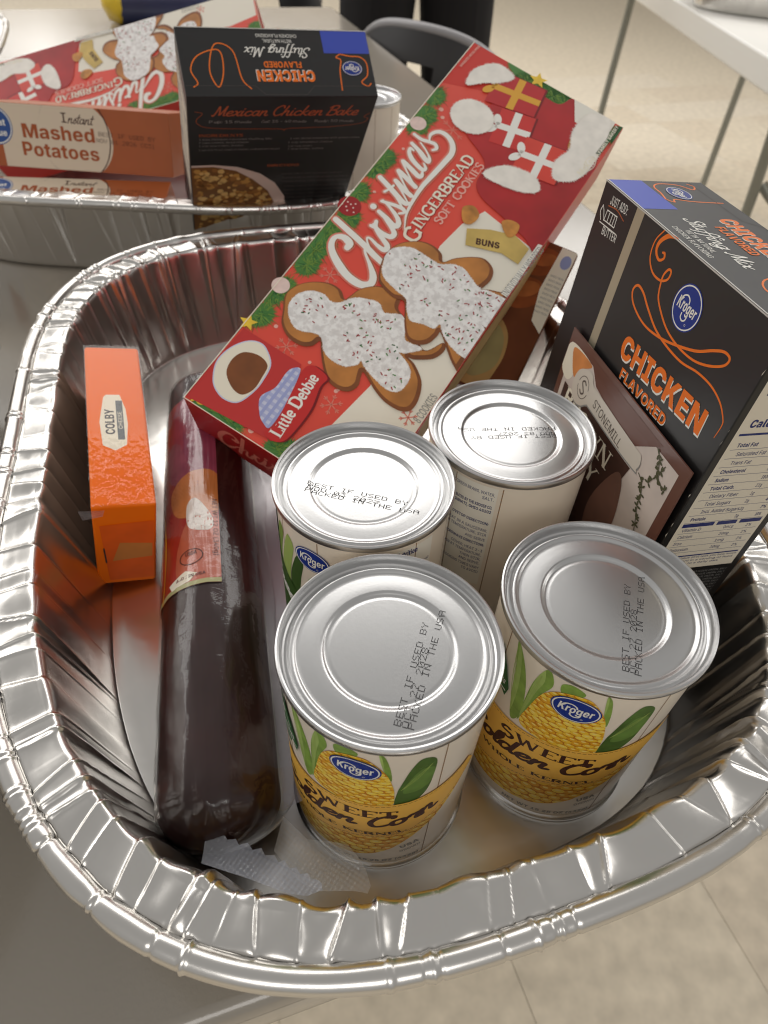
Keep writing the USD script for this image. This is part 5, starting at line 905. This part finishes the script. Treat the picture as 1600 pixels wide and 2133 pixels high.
# crimped tails at the near end
def tail(name, poly_, zf, m, step=.55):
    v, f = trimesh.creation.triangulate_polygon(poly_, engine='earcut'); v, f = trimesh.remesh.subdivide_to_size(np.c_[np.asarray(v)[:, :2], np.zeros(len(v))], np.asarray(f), step, max_iter=12)
    z = zf(v[:, 0], v[:, 1])+.16*np.sin(v[:, 0]*2.6)*np.sin(v[:, 1]*2.6); return obj(SAU, name, (np.c_[v[:, 0]*.001, v[:, 1]*.001, z*.001], f), m, smooth=True)
TAILM = film('crimped_film', tint=(.86, .89, .96), gloss=.12, haze=.34, bump=.0005, bscale=420., hazecol=(.66, .70, .82)); TAILC = film('tail_film', tint=(.93, .94, .95), gloss=.09, haze=.28, bump=.0009, bscale=260., hazecol=(.78, .78, .78))
tail('film_tail', Polygon([[-6.5, -5.8], [-5.3, -0.1], [-4.2, 4.3], [-1.2, 2.9], [-0.4, 1.5], [2.5, 1.5], [3.6, -0.3], [6.6, -0.7], [7.7, -3.0], [10.9, -2.9], [12.5, -5.6], [15.7, -5.5], [16.8, -8.1], [20.3, -8.6], [21.4, -11.1], [23.6, -10.7], [25.1, -13.7], [27.7, -13.8], [28.8, -16.3], [31.4, -16.4], [32.6, -18.7], [34.9, -19.5], [36.1, -21.0], [36.1, -23.2], [30.5, -24.0], [23.8, -22.1], [14.0, -17.0], [2.3, -10.7]]), lambda x, y: 9.5+1.2*np.sin(x*.16)+.8*np.sin(y*.25+x*.1), TAILM)
tail('film_tail', Polygon([[19.5, -2.9], [24.4, 9.0], [32.8, -1.0], [42.0, -4.0], [48.2, -6.6], [51.2, -11.6], [53.4, -17.2], [54.1, -23.3], [52.5, -25.6], [48.1, -23.8], [41.1, -22.1], [34.1, -20.4], [27.5, -14.8]]), lambda x, y: -2.5+1.6*np.sin(x*.13+1)+1.2*np.sin(y*.2), TAILC)


# ------------------------------------------------------------------ cheese
Xq = np.array([[-.189, .353, .067], [-.16, .364, .061], [-.118, .237, .049], [-.148, .226, .056]]); Xq = np.array([0, 0, CAMZ])+(Xq-[0, 0, CAMZ])*.9375
cex = Xq[1]-Xq[0]; CWd = np.linalg.norm(cex); cex /= CWd; cey = Xq[0]-Xq[3]; cey -= cex*(cey@cex); CLn = np.linalg.norm(cey); cey /= CLn; cez = np.cross(cex, cey)
CH = .064
CHZ = thing('cheese_block', 'orange wrapped block of colby cheese standing on edge at left', 'cheese', np.stack([cex, cey, cez], 1), Xq[3])
ORANGE = pm('orange_wrapper', (255, 116, 12), rough=.5, spec=.15, noise=.06, nscale=30)
obj(CHZ, 'block', hull_box(CWd, CLn, CH, .0016, z=-CH, seg=12), ORANGE)
K_ = Face((0, 0, 0), (1, 0, 0), (0, 1, 0)); cw, cl2 = CWd*1000, CLn*1000; E_ = Face((0, 0, 0), (1, 0, 0), (0, 0, 1)); R_ = Face((cw/1000, 0, 0), (0, 1, 0), (0, 0, 1))
barrel = poly([(7, 42), (6, 60), (8.6, 80), (10, 82), (17, 82), (19.5, 70), (20, 58), (18.6, 42), (13, 38)], False)
ink(CHZ, 'label', [barrel], K_, 1, INK['cream']); ink(CHZ, 'label_bar', [sbox(14.6, 46, 18.0, 77)], K_, 2, pm('label_slate', (70, 78, 84), rough=.4))
ink(CHZ, 'label_lettering', text('COLBY', (13.4, 50), (13.4, 70), 4.6, 'bold'), K_, 3, INK['text']); ink(CHZ, 'label_lettering', text('CHEESE', (17.3, 54), (17.3, 68), 2., 'sans'), K_, 3, INK['cream'])
ink(CHZ, 'side_panel', [sbox(4, -60, 92, -4)], R_, 1, pm('side_white', (214, 196, 178), rough=.4, noise=.05, nscale=50)); ink(CHZ, 'side_stripe', [sbox(84, -14, 112, -.6)], R_, 2, INK['navy'])
ink(CHZ, 'side_lettering', text('NATURAL COLBY CHEESE', (14, -14), (78, -14), 5, 'bold')+text('NET WT 8 OZ', (14, -30), (60, -30), 5, 'sans'), R_, 2, INK['navy'])
ink(CHZ, 'side_panel', [sbox(2-cl2, -61, -2, -2)], Face((0, 0, 0), (0, -1, 0), (0, 0, 1)), 1, pm('side_grey', (140, 112, 96), rough=.5))
# folded end of the wrapper
ink(CHZ, 'end_fold', [Polygon([(3, -14), (cw-1, -12), (cw-1, -60), (6, -60)])], E_, 6, pm('fold_orange', (236, 96, 20), rough=.45, spec=.25, noise=.12, nscale=60)); ink(CHZ, 'end_fold', [Polygon([(12, -28), (cw-2, -30), (cw-2, -41), (8, -43)])], E_, 8, pm('fold_tan', (206, 128, 62), rough=.5, spec=.2, noise=.1, nscale=60))
ink(CHZ, 'end_mark', [LineString([(4.2, -32), (5, -44)]).buffer(.35)], E_, 9, INK['black'])
WRAP = film('cheese_film', tint=(1, .98, .96), gloss=.06, haze=.0, bump=.00004, bscale=150., ior=1.3)
nu, nv = 90, 260; uu, vv = np.meshgrid(np.linspace(-.4, cw+.4, nu), np.linspace(-.6, cl2+.6, nv), indexing='ij')
amt = np.clip((52-vv)/24, 0.03, 1)*np.clip(np.minimum(uu+1, cw+1-uu)/4, 0, 1)
wz = .5+1.9*amt*(np.abs(meshkit.fbm(np.stack([uu*.22, vv*.17, uu*0], -1), 4, 12)-.5)*2.0)+.4*amt*meshkit.noise(np.stack([uu*.9, vv*.7, uu*0+3], -1), 4)
obj(CHZ, 'wrinkled_film', (np.stack([uu*.001, vv*.001, wz*.001], -1).reshape(-1, 3), grid_faces(nu, nv)), WRAP, smooth=True)
obj(CHZ, 'film_corner', trimesh.Trimesh(np.array([[-.0055, -.003, .001], [.006, -.0035, .0012], [.005, -.001, -.006], [-.004, -.001, -.008]]), [[0, 1, 2], [0, 2, 3]], process=False), film('corner_film', tint=(1, .9, .84), gloss=.1, haze=.18, bump=.001, bscale=300.), smooth=False)

# ------------------------------------------------------------------ rear tray: mashed potato boxes
POT = pm('potato_orange', (176, 92, 46), rough=.42, noise=.05, nscale=40)
def potato_box(label, R, t, w, h, d):
    P_ = thing('potato_box', label, 'box', R, t, 'instant mashed potato boxes')
    obj(P_, 'carton', hull_box(w/1000, d/1000, h/1000, .0006, z=-h/1000), POT)
    F_ = Face((0, 0, 0), (1, 0, 0), (0, 0, 1)); full = sbox(.4, -h+.4, w-.4, -.4); X = lambda a: a*w; Y = lambda a: -a*h
    blob_ = unary_union([ell(X(.5), Y(.5), X(.2), h*.62), sbox(X(.12), -h, X(.5), 0)]).intersection(full)
    ink(P_, 'oval_line', [ell(X(.505), Y(.45), X(.185), h*.7).difference(ell(X(.502), Y(.45), X(.182), h*.69)).intersection(full)], F_, 3, INK['dbrown']); ink(P_, 'cream_panel', [blob_], F_, 2, pm('potato_cream', (226, 208, 184), rough=.45))
    ink(P_, 'lettering', text('Mashed', (X(.23), Y(.52)), (X(.613), Y(.53)), h*.215, 'bold')+text('Potatoes', (X(.215), Y(.80)), (X(.62), Y(.82)), h*.215, 'bold'), F_, 4, INK['dull']); ink(P_, 'instant_lettering', text('Instant', (X(.446), Y(.25)), (X(.606), Y(.26)), h*.15, 'script'), F_, 4, INK['dbrown'])
    q = ink(P_, 'logo_oval', [ell(X(.1), Y(.36), X(.088), h*.30).intersection(full)], F_, 4, pm('mid_blue', (44, 82, 150), rough=.4)); ink(q, 'logo_lettering', text('Great', (X(.045), Y(.36)), (X(.155), Y(.36)), h*.1, 'bold')+text('Value', (X(.045), Y(.52)), (X(.155), Y(.52)), h*.1, 'bold')+[ell(X(.1), Y(.36), X(.084), h*.285).difference(ell(X(.1), Y(.36), X(.079), h*.265))], F_, 5, INK['white'])
    ink(P_, 'date_stamp', text('BEST IF USED BY', (X(.63), Y(.42)), (X(.925), Y(.45)), h*.065, 'dot')+text('NOV 01 2026 CC31', (X(.615), Y(.52)), (X(.92), Y(.56)), h*.065, 'dot'), F_, 6, pm('stamp_brown', (82, 44, 26), rough=.6))
    return P_
def frame_from(TL, TR, BL):
    ex = TR-TL; ex /= np.linalg.norm(ex); dn = BL-TL; dn -= ex*(dn@ex); dn /= np.linalg.norm(dn); return np.stack([ex, np.cross(-dn, ex), -dn], 1)
potato_box('brown orange instant mashed potatoes box standing upright at the upper left', np.array([[0.99997, -0.0, 0.00778], [-0.00189, 0.97014, 0.24253], [-0.00755, -0.24254, 0.97011]]), np.array([-0.37298, 0.62616, 0.12466]), 168., 49.3, 80.)
potato_box('second mashed potatoes box, in shade below the upright one', np.array([[0.9989, -0.0, -0.0469], [0.04503, 0.28, 0.95894], [0.01313, -0.96, 0.27969]]), np.array([-0.37628, 0.60608, 0.07009]), 168., 36., 42.)

# ------------------------------------------------------------------ things behind
q_tr, q_br, q_bl = np.array([.115, .419, .116]), np.array([.083, .369, .050]), np.array([.046, .371, .043])
pz = (q_tr-q_br)/np.linalg.norm(q_tr-q_br); px_ = q_br-q_bl; px_ -= pz*(px_@pz); px_ /= np.linalg.norm(px_); py = np.cross(pz, px_)
BP = thing('bread_package', 'golden brown food package wedged between the red cookie box and the black box', 'package', np.stack([px_, py, pz], 1), q_tr)
obj(BP, 'carton', hull_box(.078, .022, .105, .002, x=-.078, z=-.105), pm('package_brown', (112, 60, 30), rough=.65, spec=.2, noise=.25, nscale=45)); F_ = Face((0, 0, 0), (1, 0, 0), (0, 0, 1)); fp = sbox(-77, -104, -.6, -.6)
ink(BP, 'roll_picture', [ell(x, z, rx, rz_, a).intersection(fp) for x, z, rx, rz_, a in ((-20, -14, 13, 9, .4), (-40, -22, 14, 11, .2), (-22, -36, 14, 10, .5), (-58, -36, 14, 11, .1), (-44, -46, 13, 9, .3))], F_, 1, pm('roll_brown', (140, 72, 32), rough=.65, spec=.2, noise=.3, nscale=70))
ink(BP, 'roll_picture', [ell(x, z, rx, rz_, a).intersection(fp) for x, z, rx, rz_, a in ((-18, -12, 8, 4, .4), (-38, -19, 9, 5, .2), (-21, -33, 9, 5, .5), (-57, -33, 8, 5, .1))], F_, 2, pm('roll_light', (164, 94, 46), rough=.65, spec=.2, noise=.3, nscale=90))
ink(BP, 'loaf_picture', [poly([(-77, -52), (-50, -50), (-30, -55), (-18, -66), (-16, -86), (-26, -104), (-77, -104)], True).intersection(fp)], F_, 3, pm('loaf_tan', (182, 144, 88), rough=.65, spec=.2, noise=.2, nscale=40)); ink(BP, 'loaf_picture', [poly([(-30, -60), (-20, -68), (-18, -86), (-30, -98), (-40, -90), (-38, -70)], True)], F_, 4, pm('loaf_crumb', (160, 146, 96), rough=.65, spec=.2, noise=.15, nscale=60))
ink(BP, 'cream_panel', [Polygon([(-11, -1), (-.6, -1), (-.6, -56), (-9, -50), (-13, -30)])], F_, 5, INK['cream']); ink(BP, 'panel_lettering', [g for k in range(9) for g in text('BAKED FRESH', (-10.5, -20-3*k), (-1.5, -20-3*k), 1.3, 'sans')], F_, 6, INK['grey']); ink(BP, 'panel_mark', [ell(-5, -9, 3.4, 4.4)], F_, 6, INK['skyblue'])

def chair(label, R, t):
    P_ = thing('chair', label, 'chair', R, t, 'dark grey stacking chairs')
    nu, nv = 40, 26; u, v = np.meshgrid(np.linspace(-1, 1, nu), np.linspace(0, 1, nv), indexing='ij')
    hw = .26*(1-.22*v**2.5); x = u*hw; z = -.36+v*(.36-.055*u**4-.03*u**2); y = .06*u**2-.08*(1-v)+.015*v
    hole = (np.abs(x) < .055) & (np.abs(z+.075) < .022); F = grid_faces(nu, nv); hv = hole.ravel(); F = F[~hv[F].all(1)]
    a = np.stack([x, y, z], -1).reshape(-1, 3); b = a+[0, .012, 0]; n = len(a)
    bdq = [(i*nv+nv-1, (i+1)*nv+nv-1) for i in range(nu-1)]+[(j+1, j) for j in range(nv-1)]+[((nu-1)*nv+j, (nu-1)*nv+j+1) for j in range(nv-1)]
    obj(P_, 'backrest', (np.vstack([a, b]), np.vstack([F, F[:, ::-1]+n, np.array([(p, q, q+n, p+n) for p, q in bdq])])), PLASTIC_G, smooth=40)
    obj(P_, 'backrest_edge', tube(np.stack([x[:, -1], y[:, -1]+.006, z[:, -1]], 1)[::3], .009), pm('pale_edge', (150, 148, 150), rough=.3))
    obj(P_, 'seat', hull_box(.44, .42, .02, .009, x=-.22, y=-.5, z=-.38), PLASTIC_G)
    for sx_ in (-.2, .2):
        for sy_ in (-.46, -.02): obj(P_, 'leg', tube([(sx_*.95, sy_, -.37), (sx_*1.1, sy_+(.05 if sy_ > -.2 else -.03), FZ-t[2])], .011), CHROME)
    return P_
chair('dark grey plastic chair with handle hole behind the rear tray', rz(-.6), (.0, 1.58, .03))
chair('dark grey plastic chair farther back, right of the far gingerbread box', rz(.5), (-.42, 2.25, .02))

# a person standing beyond, of whom the photograph shows the dark trouser legs
def person(label, t, rot):
    P_ = thing('person', label, 'person', rz(rot), t)
    def limb(js, m, name, fine=.02):
        parts = [manifold3d.Manifold.sphere(r1, 20).translate(list(p1)) + manifold3d.Manifold.sphere(r2, 20).translate(list(p2)) for (p1, r1), (p2, r2) in js]
        hulls = [manifold3d.Manifold.batch_hull([manifold3d.Manifold.sphere(r1, 20).translate(list(p1)), manifold3d.Manifold.sphere(r2, 20).translate(list(p2))]) for (p1, r1), (p2, r2) in js]
        mm = manifold3d.Manifold.batch_boolean(hulls, manifold3d.OpType.Add).refine_to_length(fine).to_mesh(); tm = trimesh.Trimesh(mm.vert_properties[:, :3], mm.tri_verts); trimesh.smoothing.filter_taubin(tm, iterations=12)
        obj(P_, name, tm, m, smooth=True)
    J = lambda x, y, z, r: ((x, y, z), r)
    hip, ch_, nk = J(0, 0, .95, .15), J(0, 0, 1.3, .15), J(0, 0, 1.5, .06)
    body = [(J(-.09, 0, .95, .115), J(.09, 0, .95, .115)), (hip, ch_), (J(-.15, 0, 1.42, .07), J(.15, 0, 1.42, .07)), (ch_, J(0, 0, 1.42, .1)), (nk, J(0, 0, 1.58, .055)), (J(0, .01, 1.66, .085), J(0, -.02, 1.60, .06))]
    for s in (-1, 1):
        body += [(J(s*.1, 0, .92, .1), J(s*.115, -.01, .5, .075)), (J(s*.115, -.01, .5, .075), J(s*.12, .02, .09, .055)), (J(s*.2, 0, 1.42, .055), J(s*.25, .02, 1.12, .045)), (J(s*.25, .02, 1.12, .045), J(s*.23, -.12, .92, .035)), (J(s*.12, .02, .06, .04), J(s*.125, -.16, .035, .034))]
    limb(body, pm('skin', (196, 150, 122), rough=.5), 'body')
    cloth = pm('black_cloth', (24, 22, 24), rough=.9)
    limb([(J(-.09, 0, .95, .125), J(.09, 0, .95, .125))]+[x for s in (-1, 1) for x in ((J(s*.1, 0, .92, .115), J(s*.125, -.01, .5, .098)), (J(s*.125, -.01, .5, .098), J(s*.13, .02, .08, .088)))], cloth, 'trousers')
    limb([(J(0, 0, 1.0, .17), J(0, 0, 1.3, .168)), (J(-.15, 0, 1.42, .085), J(.15, 0, 1.42, .085)), (J(0, 0, 1.3, .165), J(0, 0, 1.42, .115))]+[(J(s*.2, 0, 1.42, .07), J(s*.25, .02, 1.12, .06)) for s in (-1, 1)]+[(J(s*.25, .02, 1.12, .06), J(s*.235, -.09, .97, .045)) for s in (-1, 1)], pm('dark_shirt', (40, 38, 44), rough=.9), 'shirt')
    limb([(J(0, .03, 1.69, .09), J(0, .05, 1.64, .08))], pm('dark_hair', (40, 28, 22), rough=.7), 'hair')
    for s in (-1, 1): limb([(J(s*.125, .04, .045, .045), J(s*.13, -.17, .035, .04))], pm('black_shoe', (20, 20, 20), rough=.4), 'shoe', .015)
person('person in black trousers standing behind the grey chair, only the legs in view', (.005, 2.32, FZ), .2)
YB = thing('snack_bag', 'yellow and navy snack bag lying far back on the table', 'bag', rz(.3), (-.60, 1.58, 0))
v = hull_box(.20, .10, .07, .03, seg=20); obj(YB, 'bag', v, pm('bag_navy', (36, 44, 84), rough=.35, coat=.3, noise=.3, nscale=10)); obj(YB, 'yellow_end', hull_box(.06, .106, .074, .03, x=-.012, y=-.003, z=-.0), pm('bag_yellow', (224, 190, 40), rough=.35, coat=.3, noise=.3, nscale=20))
